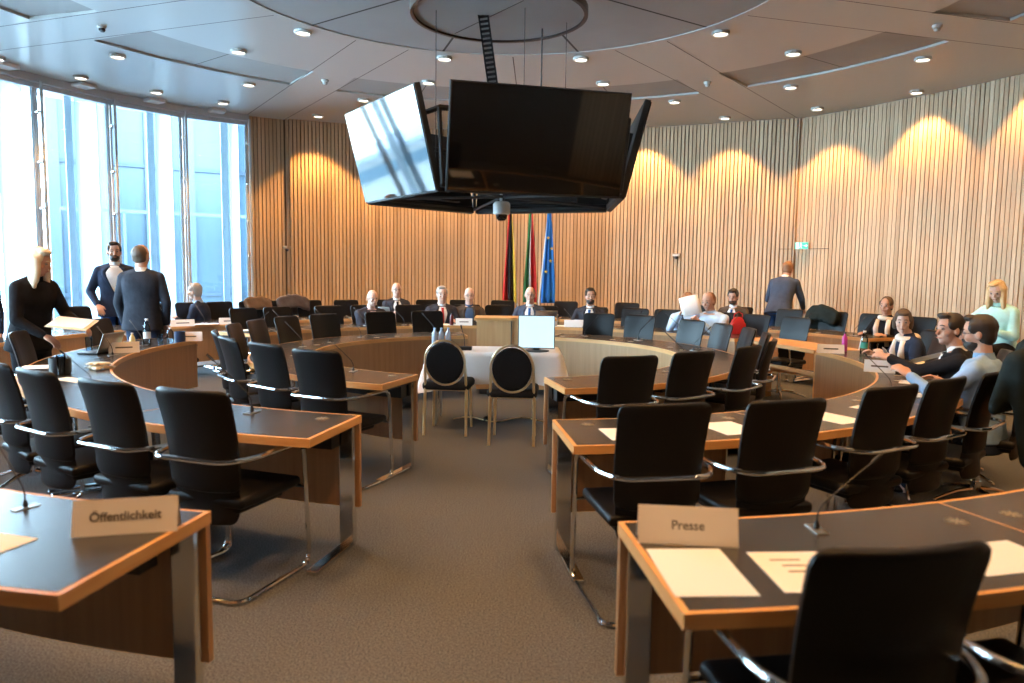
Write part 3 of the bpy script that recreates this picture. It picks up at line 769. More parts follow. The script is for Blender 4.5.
# ------------------------------------------------------------------ microphones on the desks
def mic_proto():
    t = empty('gooseneck_microphone'); tag(t, 'x', 'microphone')
    s = MB(); s.box((0, 0, .003), (.15, .065, .006), bevel=.002); s.build('base_plate', M['steel'], t, smooth=False)
    s = MB(); s.lathe([(.016, .005), (.014, .03), (.007, .05)], n=12); s.build('socket', M['plastic'], t)
    s = MB(); s.tube([(0, 0, .04), (0, .004, .09), (0, .03, .14), (0, .16, .255), (0, .29, .365)], .0048, 6); s.build('gooseneck', M['plastic'], t)
    s = MB(); s.tube([(0, .28, .357), (0, .30, .374), (0, .335, .402)], [.007, .011, .010], 8); s.build('mic_head', M['plastic'], t)
    return t
MIC = mic_proto(); mic_used = [False]
def mic(r, a, az, label, sc=1.0):
    p = pol(r, a, TOP+.002)
    if not mic_used[0]: mic_used[0] = True; o = MIC; o.location = p; o.rotation_euler = (0, 0, rad(az)); o['label'] = label; o['group'] = 'gooseneck microphones'
    else: o = dup(MIC, p, rad(az), label, 'gooseneck microphones')
    if sc != 1.0: o.scale = (sc, sc, sc)
# az: direction the neck leans to (0 = away from camera, 90 = left, -90 = right)
mic(5.28, -77.6, -86, 'gooseneck microphone on the front right desk beside the Presse card, bent to the right', .62)
mic(5.26, -106.6, 60, 'gooseneck microphone on the front left desk behind the paper sheet', .55)
mic(1.93, -125.4, 78, 'gooseneck microphone on the inner ring, left of the aisle, leaning left')
mic(2.02, 174.3, 72, 'gooseneck microphone at the far left of the inner ring')
mic(2.12, 140.7, 66, 'gooseneck microphone on the back left of the inner ring')
mic(2.15, 113.0, 55, 'gooseneck microphone on the inner ring left of the lectern')
mic(2.15, 60.9, -60, 'gooseneck microphone on the inner ring right of the monitor')
mic(2.15, 40.5, -70, 'gooseneck microphone on the back right of the inner ring', .9)
mic(2.05, 8.3, -70, 'gooseneck microphone on the right side of the inner ring')
mic(1.95, -30, 60, 'gooseneck microphone on the inner ring right of the aisle, leaning left', .8)
mic(3.58, -111.7, 80, 'gooseneck microphone on the left middle-ring desk near the aisle', .8)
mic(3.68, -136, 90, 'gooseneck microphone on the left middle ring beside the snack packets')
mic(3.60, -38, 40, 'gooseneck microphone leaning over the right middle-ring panel near the laptop')
mic(3.55, -168, 60, 'gooseneck microphone in front of the leaning woman with long blond hair', 1.0)
mic(3.62, 178, 60, 'gooseneck microphone near the water bottle on the left middle ring', 1.0)
for i, a in enumerate((37, 48, 60, 73, 89, 101, 113, 122, 131, 141, 149)):
    mic(3.62, a, random.choice((50, 65, -60)), 'gooseneck microphone on the back arc of the middle ring, %s from the right' % nth(i), 1.0)
for i, a in enumerate((28, 37, 143, 149, 154)):
    mic(5.30, a, 55 if a > 90 else -65, 'gooseneck microphone on the outer ring, %s counted from the right' % nth(i), 1.0)

# ------------------------------------------------------------------ paper, cards and small things on the desks
def text_mesh(txt, size, m, parent, mtx, bold=0.0):
    cu = bpy.data.curves.new('lettering', 'FONT'); cu.body = txt; cu.size = size; cu.extrude = .0004; cu.align_x = 'CENTER'; cu.align_y = 'CENTER'; cu.offset = bold
    o = bpy.data.objects.new('tmp', cu); COL.objects.link(o)
    dg = bpy.context.evaluated_depsgraph_get(); me = bpy.data.meshes.new_from_object(o.evaluated_get(dg))
    bpy.data.objects.remove(o); bpy.data.curves.remove(cu)
    me.transform(mtx); me.materials.clear(); me.materials.append(m)
    n = bpy.data.objects.new('lettering', me); COL.objects.link(n); n.parent = parent; return n
def sheet(x, y, rot, label, w=.21, h=.297, z=TOP+.002, m=None, lines=0, group='loose sheets on the desks', txt=None):
    t = empty('paper_sheet', (x, y, z), rad(rot)); tag(t, label, 'paper', group)
    s = MB(); s.box((0, 0, .0008), (w, h, .0012)); s.build('sheet', m or M['paper'], t, smooth=False)
    if lines:
        s = MB()
        for k in range(lines):
            s.box((-.02+.01*(k % 2), h*.28-k*.042, .0016), (w*.40-.02*k, .010, .0004))
        s.build('print', M['ink'], t, smooth=False)
    return t
sheet(.527, 2.03, 3, 'blank white sheet on the front right desk below the Presse card', .222, .33, m=M['paperb'])
sheet(.82, 2.04, 3, 'printed white sheet beside the blank one on the front right desk', .222, .28, lines=3)
sheet(1.44, 2.16, 14, 'printed white sheet at the far right of the front desk', .30, .22, lines=1)
sheet(-1.60, 2.13, -17, 'printed white sheet on the front left desk', .30, .26, lines=1)
sheet(.58, 3.78, 8, 'white sheet beside the first chair of the right middle ring', .21, .27)
sheet(1.16, 3.96, 18, 'white sheet between the first two chairs of the right middle ring', .22, .30)
sheet(1.84, 4.28, 30, 'white sheet right of the second chair of the right middle ring', .22, .30)
sheet(2.24, 4.62, 38, 'white sheet left of the third chair of the right middle ring', .22, .20)
sheet(2.86, 5.18, 40, 'open white document with cable on the right middle-ring desk', .34, .30)
sheet(3.05, 5.75, 60, 'small white sheet beside the telephone-like laptop', .20, .14)
sheet(3.62, 6.35, 70, 'pale sheet in front of the dark-suited man at right', .24, .30, m=M['paperb'])
sheet(3.80, 7.05, 90, 'cream sheet on the right desk near the writing woman', .22, .30, m=M['folder'])
sheet(3.72, 7.55, 95, 'white notepad the woman with the beige scarf writes on', .22, .26)
sheet(-3.72, 5.99, 20, 'stack of white sheets on the left desk before the leaning woman', .34, .24)
sheet(-3.08, 5.30, -30, 'printed white strip of paper on the left middle-ring desk', .40, .12, lines=0, m=M['card'])
def card(x, y, rot, label, txt=None, w=.30, h=.125, z=TOP+.002, m=None, marks=True, size=.04):
    t = empty('name_card', (x, y, z), rad(rot)); tag(t, label, 'name card', 'folded name cards')
    th = .0012; d = .034
    s = MB()
    for sg in (1, -1):
        rows = [[(-w/2, -sg*d, 0), (w/2, -sg*d, 0)], [(-w/2, 0, h), (w/2, 0, h)]]
        s.grid(rows); 
    o = s.build('folded_card', m or M['card'], t, smooth=False); sm = o.modifiers.new('thickness', 'SOLIDIFY'); sm.thickness = th
    slope = math.atan2(h, d)
    if txt:
        mt = Matrix.Translation((0, -d*.50-.0012, h*.5+.0006)) @ Matrix.Rotation(slope, 4, 'X')
        text_mesh(txt, size, M['ink'], o, mt, .0006)
    elif marks:
        mt = Matrix.Translation((0, -d*.5-.0018, h*.5+.0004)) @ Matrix.Rotation(slope, 4, 'X')
        s = MB(); s.box((0, 0, 0), (w*.55, .014, .0004)); s.xf(mt); s.build('printed_line', M['ink'], o, smooth=False)
    return t
card(-1.19, 2.29, 14, 'folded white card reading Öffentlichkeit on the front left desk', 'Öffentlichkeit', size=.037, h=.105)
card(.545, 2.26, -6, 'folded white card reading Presse on the front right desk', 'Presse', size=.038, h=.11)
card(3.30, 7.80, -12, 'white name card on the end of the right middle-ring panel', w=.26, h=.09)
card(3.10, 6.33, -28, 'white name card on the bend of the right middle ring', w=.24, h=.10, m=M['paperb'])
card(-3.50, 8.18, 12, 'cream name card on the end of the left middle ring', w=.26, h=.10)
card(-3.62, 7.02, 30, 'cream name card beside the laptop on the left middle ring', w=.26, h=.10)
card(-4.42, 10.12, 35, 'cream name card on the outer desk near the windows, left one', w=.30, h=.09)
card(-3.98, 10.60, 35, 'cream name card on the outer desk near the windows, right one', w=.26, h=.09)
card(1.02, 11.1, -5, 'white name card on the middle ring right of the blue-suited man, upper one', w=.22, h=.09, m=M['paper'], marks=False)
card(.88, 10.9, -6, 'white name card on the middle ring right of the blue-suited man, lower one', w=.26, h=.10, m=M['paper'], marks=False)
card(1.78, 10.65, -18, 'white name card on the middle ring between two empty chairs', w=.24, h=.11, m=M['paper'])
card(-.70, 10.95, 5, 'white name card in front of the man in the blue shirt', w=.24, h=.10, m=M['paper'])
card(.10, 10.98, 0, 'wide white name card in front of the presiding man', w=.42, h=.10, m=M['paper'], marks=False)
card(2.75, 10.05, -25, 'small white card right of the man in the light blue sweater', w=.10, h=.12, m=M['paper'], marks=False)
sheet(-1.0, 11.05, 5, 'white sheets on the desk in front of the red-tied man', .5, .3)
sheet(-.2, 11.15, 0, 'white papers on the podium arc of the middle ring', .5, .3)
sheet(.6, 11.1, -5, 'white papers left of the stacked name cards', .4, .3)
sheet(-3.4, 9.6, 45, 'white and lilac papers at the back left of the middle ring', .3, .22, m=M['paperb'])
sheet(-4.3, 10.55, 40, 'white papers in front of the grey-haired man by the windows', .4, .2)
def laptop(x, y, rot, label, open_=100, w=.32, d=.22, scr=None, z=TOP+.002):
    t = empty('laptop', (x, y, z), rad(rot)); tag(t, label, 'laptop', 'laptops')
    s = MB(); s.box((0, 0, .009), (w, d, .016), bevel=.004); s.build('keyboard_half', M['plastic'], t)
    mt = Matrix.Translation((0, d/2, .014)) @ Matrix.Rotation(rad(open_-90), 4, 'X').inverted()
    s = MB(); s.box((0, 0, d*.48), (w, .008, d*.96), bevel=.003); s.xf(mt); l = s.build('lid', M['steel'] if scr is None else M['plastic'], t)
    s = MB(); s.box((0, -.0048, d*.48), (w*.93, .001, d*.84)); s.xf(mt); s.build('display', scr or M['screen'], l, smooth=False)
laptop(-3.84, 6.98, 262, 'grey laptop seen edge-on on the left middle ring', 112, .30, .2)
laptop(3.32, 6.35, 70, 'thin dark laptop standing open on the right middle ring', 110, .26, .2)
laptop(-1.98, 11.75, 180-18, 'black laptop before the bespectacled man in the rear row', 105)
laptop(.50, 11.2, 180, 'black laptop right of the presiding man', 100)
M['green_l'] = mat('green_label', (.05, .35, .25), .5); M['pink'] = mat('magenta_bottle', (.55, .04, .28), .4); M['cola'] = mat('cola', (.10, .012, .012), .3); M['smooth'] = mat('juice', (.72, .62, .30), .4); M['bluecup'] = mat('navy_cup', (.02, .05, .12), .4)
bottle((3.62, 7.75, TOP+.002), 'clear plastic bottle with green label on the right middle ring', .24, .036, liquid=M['green_l'])
bottle((3.53, 8.0, TOP+.002), 'magenta bottle behind the green-labelled one', .20, .028, m=M['pink'], cap=M['plastic'])
bottle((-3.74, 7.72, TOP+.002), 'clear water bottle on the left middle ring by the standing pair', .27, .036, liquid=M['paperb'])
bottle((-3.64, 7.22, TOP+.002), 'small yellow juice bottle next to the name card', .17, .026, m=M['smooth'], cap=M['white'])
bottle((-3.62, 7.98, TOP+.002), 'clear bottle beside the navy cup', .16, .035)
glass((-3.66, 7.84, TOP+.002), 'drinking glass between bottle and cup on the left middle ring', .10)
glass((-4.02, 7.15, TOP+.002), 'tall empty drinking glass on the left desk beside the grey laptop', .13)
glass((-3.33, 5.55, TOP+.002), 'drinking glass beside the dark round tin on the left desk', .15)
bottle((-2.05, 10.75, TOP+.002), 'dark cola bottle in front of the bald man, left one', .19, .03, m=M['cola'], cap=M['red'])
bottle((-1.93, 10.75, TOP+.002), 'dark cola bottle in front of the bald man, right one', .19, .03, m=M['cola'], cap=M['red'])
bottle((-.88, 10.95, TOP+.002), 'dark red drink bottle before the man with the red tie', .17, .028, m=M['cola'], cap=M['plastic'])
bottle((2.28, 10.15, TOP+.002), 'dark thermos bottle next to the newspaper reader', .24, .035, m=M['bluecup'], cap=M['plastic'])
bottle((.55, 11.35, TOP+.002), 'small clear bottle beside the black laptop, left one', .15, .028)
bottle((.68, 11.35, TOP+.002), 'small clear bottle beside the black laptop, right one', .15, .028)
def cup(x, y, r, h, m, label, nm='cup', cat='cup'):
    s = MB(); s.lathe([(r*.9, 0), (r, .01), (r, h), (r*.9, h), (r*.86, h*.2), (.001, h*.2)], n=20, caps=False); s.lathe([(.001, .0), (r*.9, 0)], n=20, caps=False)
    o = s.build(nm, m, loc=(x, y, TOP+.002)); tag(o, label, cat)
cup(-3.57, 8.10, .055, .11, M['bluecup'], 'navy blue cup near the end of the left middle ring')
cup(-3.38, 5.62, .075, .12, M['plastic'], 'round black tin on the left middle-ring desk', 'tin', 'tin')
# little heap of wrapped sweets
for i, (dx, dy, dz, rz) in enumerate([(0, 0, 0, 10), (.07, .03, 0, 60), (-.06, .04, 0, 120), (.02, -.05, 0, -40), (.01, .01, .028, 80), (.05, .02, .028, 15), (-.03, .02, .028, 45)]):
    s = MB(); s.box((0, 0, .014), (.085, .038, .026), bevel=.011); s.box((.05, 0, .014), (.02, .045, .004)); s.box((-.05, 0, .014), (.02, .045, .004))
    o = s.build('snack_packet', mat('wrapper', (.62, .50, .30), .35) if i == 0 else bpy.data.materials['wrapper'], loc=(-3.25+dx, 5.88+dy, TOP+.002+dz), rotz=rad(rz)); tag(o, 'gold and brown snack packet in the small heap on the left desk', 'snack', 'heap of snack packets')
# phone and pen clutter at right
s = MB(); s.box((0, 0, .006), (.09, .17, .012), bevel=.004); o = s.build('tablet_computer', M['plastic'], loc=(3.42, 6.0, TOP+.002), rotz=.8); tag(o, 'dark tablet lying on the right desk among papers', 'tablet')
s = MB(); s.tube([(0, 0, .01), (.12, .05, .012), (.22, -.02, .01), (.30, .06, .01), (.2, .12, .01)], .004, 6); o = s.build('charging_cable', M['plastic'], loc=(2.75, 5.15, TOP+.004)); tag(o, 'black cable curled on the open document at right', 'cable')
s = MB(); s.tube([(0, 0, .01), (-.1, .08, .012), (-.05, .25, .01), (-.15, .4, .01)], .004, 6); o = s.build('charging_cable', M['plastic'], loc=(-3.45, 6.3, TOP+.004)); tag(o, 'dark cable lying between snacks and laptop on the left desk', 'cable')
# chrome microphone feet seen on the carpet
s = MB(); s.lathe([(.06, 0), (.06, .012), (.015, .03)], n=16); s.tube([(0, 0, .02), (-.05, .1, .04), (.1, .25, .02), (.5, .3, .01)], .008, 6); o = s.build('floor_outlet', M['plastic'], loc=(-3.0, 7.2, 0)); tag(o, 'black floor outlet with cable left of the inner ring', 'outlet')

# ------------------------------------------------------------------ people
def fabric(name, c, c2=None):
    c2 = c2 or tuple(min(1, v*1.35+.004) for v in c)
    return mat(name, c, .85, spec=.08, noise=((9, 9, 9), c2, .3, .7), bump=(11, .9))
M['skin'] = mat('skin', (.50, .27, .19), .5, spec=.35, noise=((12, 12, 12), (.56, .32, .23), .3, .7))
M['skin_pale'] = mat('skin_pale', (.58, .36, .28), .5, spec=.35, noise=((12, 12, 12), (.64, .42, .33), .3, .7))
M['eye'] = mat('eye_white', (.30, .24, .21), .3); M['iris'] = mat('iris', (.03, .02, .015), .2); M['lip'] = mat('lips', (.42, .15, .12), .5)
M['h_brown'] = mat('hair_brown', (.075, .042, .022), .6); M['h_dark'] = mat('hair_dark', (.022, .014, .010), .55); M['h_grey'] = mat('hair_grey', (.33, .30, .27), .6)
M['h_blond'] = mat('hair_blond', (.56, .36, .16), .55, noise=((30, 30, 4), (.72, .52, .28), .3, .7)); M['h_red'] = mat('hair_auburn', (.26, .11, .045), .6)
M['h_lblond'] = mat('hair_light_blond', (.62, .50, .34), .55, noise=((30, 30, 4), (.78, .68, .52), .3, .7))
M['shoe'] = mat('shoe_leather', (.015, .012, .010), .3)
F = {k: fabric('cloth_'+k, c) for k, c in dict(black=(.010, .010, .012), navy=(.018, .026, .048), suit=(.022, .025, .034), grey=(.028, .030, .040), bluegrey=(.045, .060, .095), brown=(.055, .042, .033),
     white=(.72, .72, .72), ltblue=(.30, .42, .60), paleblue=(.42, .56, .72), mint=(.38, .62, .58), pink=(.70, .50, .50), blue=(.05, .09, .17), jeans=(.02, .06, .18), redtie=(.40, .03, .03), bluetie=(.02, .08, .25), scarf=(.62, .55, .48), greyshirt=(.20, .32, .50), dkblue=(.015, .035, .10)).items()}

TW = [(-.22, .200, .135), (-.12, .190, .130), (0, .172, .118), (.10, .155, .108), (.20, .158, .108), (.32, .178, .120), (.40, .185, .112), (.455, .160, .090), (.49, .095, .070), (.52, .060, .058)]
def tw(z):
    if z <= TW[0][0]: return TW[0][1:]
    for a, b in zip(TW, TW[1:]):
        if z <= b[0]:
            t = (z-a[0])/(b[0]-a[0]); return (a[1]+(b[1]-a[1])*t, a[2]+(b[2]-a[2])*t)
    return TW[-1][1:]
def torso_rings(z0, z1, inf, fat=1.0, n=24, step=.035, belly=0.0):
    out = []; k = max(2, int((z1-z0)/step))
    for i in range(k+1):
        z = z0+(z1-z0)*i/k; w, d = tw(z); w = w*fat+inf; d = d*fat+inf
        bl = belly*math.exp(-((z-.13)/.14)**2)
        out.append([Vector((w*math.copysign(abs(math.cos(2*PI*q/n))**.85, math.cos(2*PI*q/n)), (d+(bl if math.sin(2*PI*q/n) > 0 else 0))*math.copysign(abs(math.sin(2*PI*q/n))**.9, math.sin(2*PI*q/n)), z)) for q in range(n)])
    return out
def ell(mb, c, r, mtx=None, n=14, m=10):
    t = MB(); t.sphere((0, 0, 0), r, n, m); 
    mm = Matrix.Translation(c) @ (mtx.to_4x4() if mtx else Matrix.Identity(4)); t.xf(mm)
    me = bpy.data.meshes.new('t'); t.bm.to_mesh(me); t.bm.free(); mb.bm.from_mesh(me); bpy.data.meshes.remove(me)
def capsule(mb, p0, p1, r0, r1, n=12):
    p0, p1 = Vector(p0), Vector(p1); d = (p1-p0).normalized()
    pts = [p0-d*r0*.9, p0-d*r0*.55, p0, p0.lerp(p1, .5), p1, p1+d*r1*.55, p1+d*r1*.9]
    mb.tube(pts, [r0*.4, r0*.82, r0, (r0+r1)/2, r1, r1*.82, r1*.4], n)
def remesh(mb, name, m, parent, vox, smooth=2, auto=180):
    o = mb.build(name, m, None)
    md = o.modifiers.new('r', 'REMESH'); md.mode = 'VOXEL'; md.voxel_size = vox; md.use_smooth_shade = True
    if smooth: ms = o.modifiers.new('s', 'SMOOTH'); ms.iterations = smooth; ms.factor = .5
    dg = bpy.context.evaluated_depsgraph_get(); me = bpy.data.meshes.new_from_object(o.evaluated_get(dg)); me.name = name
    old = o.data; bpy.data.objects.remove(o); bpy.data.meshes.remove(old)
    for p in me.polygons: p.use_smooth = True
    n = bpy.data.objects.new(name, me); COL.objects.link(n); n.parent = parent; return n
def ik(a, b, l1, l2, pole):
    a, b = Vector(a), Vector(b); d = b-a; L = min(d.length, (l1+l2)*.995); d.normalize(); b = a+d*L
    x = (l1*l1-l2*l2+L*L)/(2*L); h = math.sqrt(max(0, l1*l1-x*x)); p = Vector(pole); p = (p-d*p.dot(d)).normalized()
    return a+d*x+p*h, b
def hand(mb, w, f, nrm, side, curl=.5, spread=1.0):
    f = f.normalized(); nrm = (nrm-f*nrm.dot(f)).normalized(); s = f.cross(nrm)*side   # s points to the thumb side
    R = Matrix((s, nrm, f)).transposed()
    ell(mb, w+f*.045, (.040, .017, .056), R)
    for k, (ln, ox) in enumerate(((.072, .029), (.082, .010), (.077, -.010), (.060, -.028))):
        b = w+f*(.085-.004*abs(k-1))+s*ox
        c1 = curl*(.55+.12*k); d1 = (f*math.cos(c1)+nrm*math.sin(c1)+s*ox*1.5*spread).normalized(); p1 = b+d1*ln*.5
        c2 = c1+curl*.9; d2 = (f*math.cos(c2)+nrm*math.sin(c2)+s*ox*.8).normalized(); p2 = p1+d2*ln*.5
        capsule(mb, b-f*.015, p1, .0098, .0092, 8); capsule(mb, p1, p2, .0092, .0078, 8)
    b = w+f*.025+s*.028; d1 = (f*.75+s*.62+nrm*.25).normalized(); p1 = b+d1*.038; d2 = (f*.92+s*.2+nrm*.35).normalized()
    capsule(mb, b-d1*.01, p1, .0125, .0105, 8); capsule(mb, p1, p1+d2*.032, .0105, .0088, 8)
def patch(s, pts_fn, nu, nv):
    s.grid([[pts_fn(i/nu, j/nv) for j in range(nv+1)] for i in range(nu+1)])
def person(loc, rz, label, pose='sit', H=None, lean=4, twist=0, head=(0, 0), lh=None, rh=None, jacket=F['suit'], shirt=F['white'], tie=None, vneck=True, trousers=F['black'], hair='short', hm=None,
           skin=None, glasses=False, beard=None, fat=1.0, belly=0.0, coat=False, scarf=None, curl=.5, group=None, female=False, open_=.075):
    skin = skin or M['skin']; hm = hm or M['h_brown']
    k = (H/1.715 if pose == 'stand' else (H/1.285 if H else 1.0)) if H else 1.0
    root = empty('person', loc, rz); root.scale = (k, k, k); tag(root, label, 'person', group)
    pz = .93 if pose == 'stand' else .50
    T = Matrix.Translation((0, 0, pz)) @ Matrix.Rotation(rad(-twist), 4, 'Z') @ Matrix.Rotation(rad(-lean), 4, 'X')
    P = lambda x, y, z: T @ Vector((x, y, z))
    HD = Matrix.Translation(P(0, .025, .655)) @ Matrix.Rotation(rad(-twist), 4, 'Z') @ Matrix.Rotation(rad(head[0]), 4, 'Z') @ Matrix.Rotation(rad(-head[1]), 4, 'X')
    sw = .175*fat if not female else .155
    sh = {1: P(sw, 0, .425), -1: P(-sw, 0, .425)}
    if pose == 'sit': deflt = {1: Vector((.17, .36, .745+.02)), -1: Vector((-.17, .36, .765))}
    else: deflt = {1: Vector((.25, .06, .80)), -1: Vector((-.25, .06, .80))}
    el, wr_ = {}, {}
    for sd, tg in ((1, rh), (-1, lh)):
        tg = Vector(tg) if tg else deflt[sd]
        el[sd], wr_[sd] = ik(sh[sd], tg, .285, .255, (sd*.6, -.35, -1.0))
    # legs
    hip = {sd: Vector((sd*.09, 0, pz-.02)) for sd in (1, -1)}
    if pose == 'sit': kn = {sd: Vector((sd*.12, .41, .49)) for sd in (1, -1)}; an = {sd: Vector((sd*.12, .40, .09)) for sd in (1, -1)}
    else: kn = {sd: Vector((sd*.10, .025, .49)) for sd in (1, -1)}; an = {sd: Vector((sd*.11, -.01+.03*sd, .09)) for sd in (1, -1)}
    # body
    b = MB(); rr = torso_rings(-.10, .50, -.012, fat*(.93 if female else 1)); t = MB(); t.loft(rr); t.xf(T); me = bpy.data.meshes.new('t'); t.bm.to_mesh(me); t.bm.free(); b.bm.from_mesh(me); bpy.data.meshes.remove(me)
    capsule(b, P(0, -.01, .44), HD @ Vector((0, -.015, -.03)), .060, .056)
    for sd in (1, -1):
        capsule(b, sh[sd], el[sd], .048, .038); capsule(b, el[sd], wr_[sd], .038, .025)
        f = (wr_[sd]-el[sd]); nrm = Vector((-sd*.35, 0, -1)) if pose == 'sit' or (rh if sd == 1 else lh) else Vector((-sd, .1, 0))
        hand(b, wr_[sd], f, nrm, sd, curl)
        capsule(b, hip[sd], kn[sd], .072, .052); capsule(b, kn[sd], an[sd], .050, .034); capsule(b, an[sd]+Vector((0, -.03, -.05)), an[sd]+Vector((0, .14, -.06)), .035, .028)
    hb = MB()
    ell(hb, (0, -.002, .030), (.075, .093, .100)); ell(hb, (0, .022, -.040), (.057, .064, .072)); ell(hb, (0, .050, -.088), (.028, .030, .022)); ell(hb, (0, .060, .034), (.058, .030, .018))
    capsule(hb, (0, .086, .012), (0, .106, -.022), .009, .013, 8); ell(hb, (0, .080, -.055), (.026, .014, .013))
    for sd in (1, -1): ell(hb, (sd*.076, -.006, -.004), (.010, .019, .031)); ell(hb, (sd*.040, .052, -.022), (.022, .030, .024))
    hb.xf(HD); me = bpy.data.meshes.new('t'); hb.bm.to_mesh(me); hb.bm.free(); b.bm.from_mesh(me); bpy.data.meshes.remove(me)
    remesh(b, 'body', skin, root, .0068, 1)
    for sd in (1, -1):
        s = MB(); s.sphere((sd*.030, .0785, .012), .0108, 10, 8); s.mi = 1; s.sphere((sd*.030, .0850, .012), .0060, 8, 6); s.xf(HD); s.build('eye', [M['eye'], M['iris']], root)
    s = MB(); s.tube([(-.026, .089, -.056), (0, .098, -.054), (.026, .089, -.056)], [.002, .0045, .002], 6); s.xf(HD); s.build('mouth', M['lip'], root)
    if hair != 'none':
        s = MB()
        for sd in (1, -1): s.tube([(sd*.014, .093, .038), (sd*.032, .091, .042), (sd*.048, .080, .036)], [.003, .0045, .003], 6)
        s.xf(HD); s.build('eyebrows', hm, root)
    # hair
    s = MB()
    if hair in ('short', 'long', 'bob', 'tied'):
        ell(s, (0, -.020, .047), (.084, .098, .094)); ell(s, (0, -.040, -.005), (.078, .068, .080))
        for sd in (1, -1): ell(s, (sd*.066, .015, .045), (.018, .045, .040))
    if hair == 'receding': ell(s, (0, -.042, .030), (.082, .078, .092)); ell(s, (0, -.040, -.010), (.079, .065, .075))
    if hair == 'fringe': ell(s, (0, -.045, -.012), (.081, .058, .048))
    if hair == 'bob':
        for sd in (1, -1): capsule(s, (sd*.070, -.005, .03), (sd*.074, .005, -.05), .030, .024)
        capsule(s, (0, -.06, .02), (0, -.065, -.07), .06, .05); ell(s, (0, .045, .098), (.062, .045, .026))
    if hair == 'long':
        for q in range(14):
            a_ = PI*(1.0+ (q-6.5)/6.5*.56) ; hx, hy = .074*math.sin(a_), .010+.074*math.cos(a_)
            p0 = HD @ Vector((hx, hy-.01, .04)); p1 = Vector((p0.x*1.0, p0.y, p0.z)) + Vector((0, 0, -.12)); p2 = p1 + Vector((hx*.10, -.01, -.11+.03*math.cos(q*2.3)))
            HI = HD.inverted(); capsule(s, HI @ p0, HI @ p1, .030, .030, 8); capsule(s, HI @ p1, HI @ p2, .030, .020, 8)
        ell(s, (.02, .03, .11), (.06, .06, .03))
    if hair == 'tied': ell(s, (0, -.105, .04), (.035, .03, .035))
    if hair == 'short': ell(s, (.01, .052, .112), (.058, .038, .024))
    if hair != 'none':
        s.xf(HD); remesh(s, 'hair', hm, root, .008, 1)
    else: s.bm.free()
    if beard:
        s = MB(); ell(s, (0, .030, -.066), (.060, .064, .050)); ell(s, (0, .090, -.040), (.028, .010, .007)); s.xf(HD); remesh(s, 'beard', beard, root, .007, 1)
    if glasses:
        s = MB()
        for sd in (1, -1):
            s.tube([(sd*.031+.021*math.cos(q*PI/6), .100, .010+.016*math.sin(q*PI/6)) for q in range(12)], .0020, 6, closed=True)
            s.cyl((sd*.052, .100, .014), (sd*.078, -.005, .010), .0018, 6)
        s.cyl((-.010, .101, .012), (.010, .101, .012), .0018, 6); s.xf(HD); s.build('glasses', M['plastic'], root)
    # upper garment
    g = MB(); z0 = -.15 if (pose == 'stand') else -.06
    if coat: z0 = -.34
    t = MB(); t.loft(torso_rings(z0, .49, .020, fat*(.93 if female else 1), belly=belly)); t.xf(T)
    me = bpy.data.meshes.new('t'); t.bm.to_mesh(me); t.bm.free(); g.bm.from_mesh(me); bpy.data.meshes.remove(me)
    for sd in (1, -1):
        ell(g, sh[sd]+Vector((-.015*sd, 0, -.005)), (.068, .066, .062)); capsule(g, sh[sd], el[sd], .064, .052)
        e2 = el[sd].lerp(wr_[sd], .92); capsule(g, el[sd], e2, .052, .038)
        capsule(g, P(sd*.04, -.01, .485), P(sd*.15, 0, .445), .045, .048)
    remesh(g, 'jacket' if vneck else 'sweater', jacket, root, .011, 2)
    # collar and shirt front
    def front(x, z, off):
        w, d = tw(z); w = w*fat+.02; d = (d*fat+.02)+belly*math.exp(-((z-.13)/.14)**2)
        u = min(.98, abs(x)/w); return P(x, d*(1-u*u)**.5*.985+off, z)
    s = MB(); c0 = [P(.064*math.cos(2*PI*q/20), -.012+.064*math.sin(2*PI*q/20), .475) for q in range(20)]; c1 = [P(.058*math.cos(2*PI*q/20), -.004+.060*math.sin(2*PI*q/20), .535) for q in range(20)]
    c2 = [P(.070*math.cos(2*PI*q/20), -.010+.072*math.sin(2*PI*q/20), .480) for q in range(20)]
    s.grid([c0, c1, c2], close_v=True); s.build('collar', shirt if vneck else jacket, root)
    if vneck:
        s = MB(); zb = .13
        rows = []
        for i in range(11):
            v = i/10; z = zb+(.485-zb)*v; hw = (open_*min(1, v/.72)**.9 if v < .72 else open_+(.040-open_)*(v-.72)/.28)+.002
            rows.append([front(hw*(2*q/8-1), min(z, .485), .006) + Vector((0, 0, 0)) for q in range(9)])
        s.grid(rows); o = s.build('shirt_front', shirt, root, auto=180); sm = o.modifiers.new('t', 'SOLIDIFY'); sm.thickness = .004
        s = MB()
        for sd in (1, -1):
            rows = []
            for i in range(9):
                v = i/8; z = zb+.01+(.49-zb)*v; hw = (open_*min(1, v/.72)**.9 if v < .72 else open_+(.040-open_)*(v-.72)/.28)+.002; wl_ = .012+.040*math.sin(min(1, v*1.05)*PI*.62)
                rows.append([front(sd*(hw+wl_*q), min(z, .47), .010+.004*q) for q in (0, .5, 1)])
            s.grid(rows)
        o = s.build('lapels', jacket, root, auto=180); sm = o.modifiers.new('t', 'SOLIDIFY'); sm.thickness = .005
        if tie:
            s = MB(); rows = []
            for i in range(9):
                v = i/8; z = .16+(.475-.16)*v; hw = .030-.014*v if i < 8 else .020
                rows.append([front(hw*q, z, .014) for q in (-1, 0, 1)])
            s.grid(rows); o = s.build('tie', tie, root, auto=180); sm = o.modifiers.new('t', 'SOLIDIFY'); sm.thickness = .006
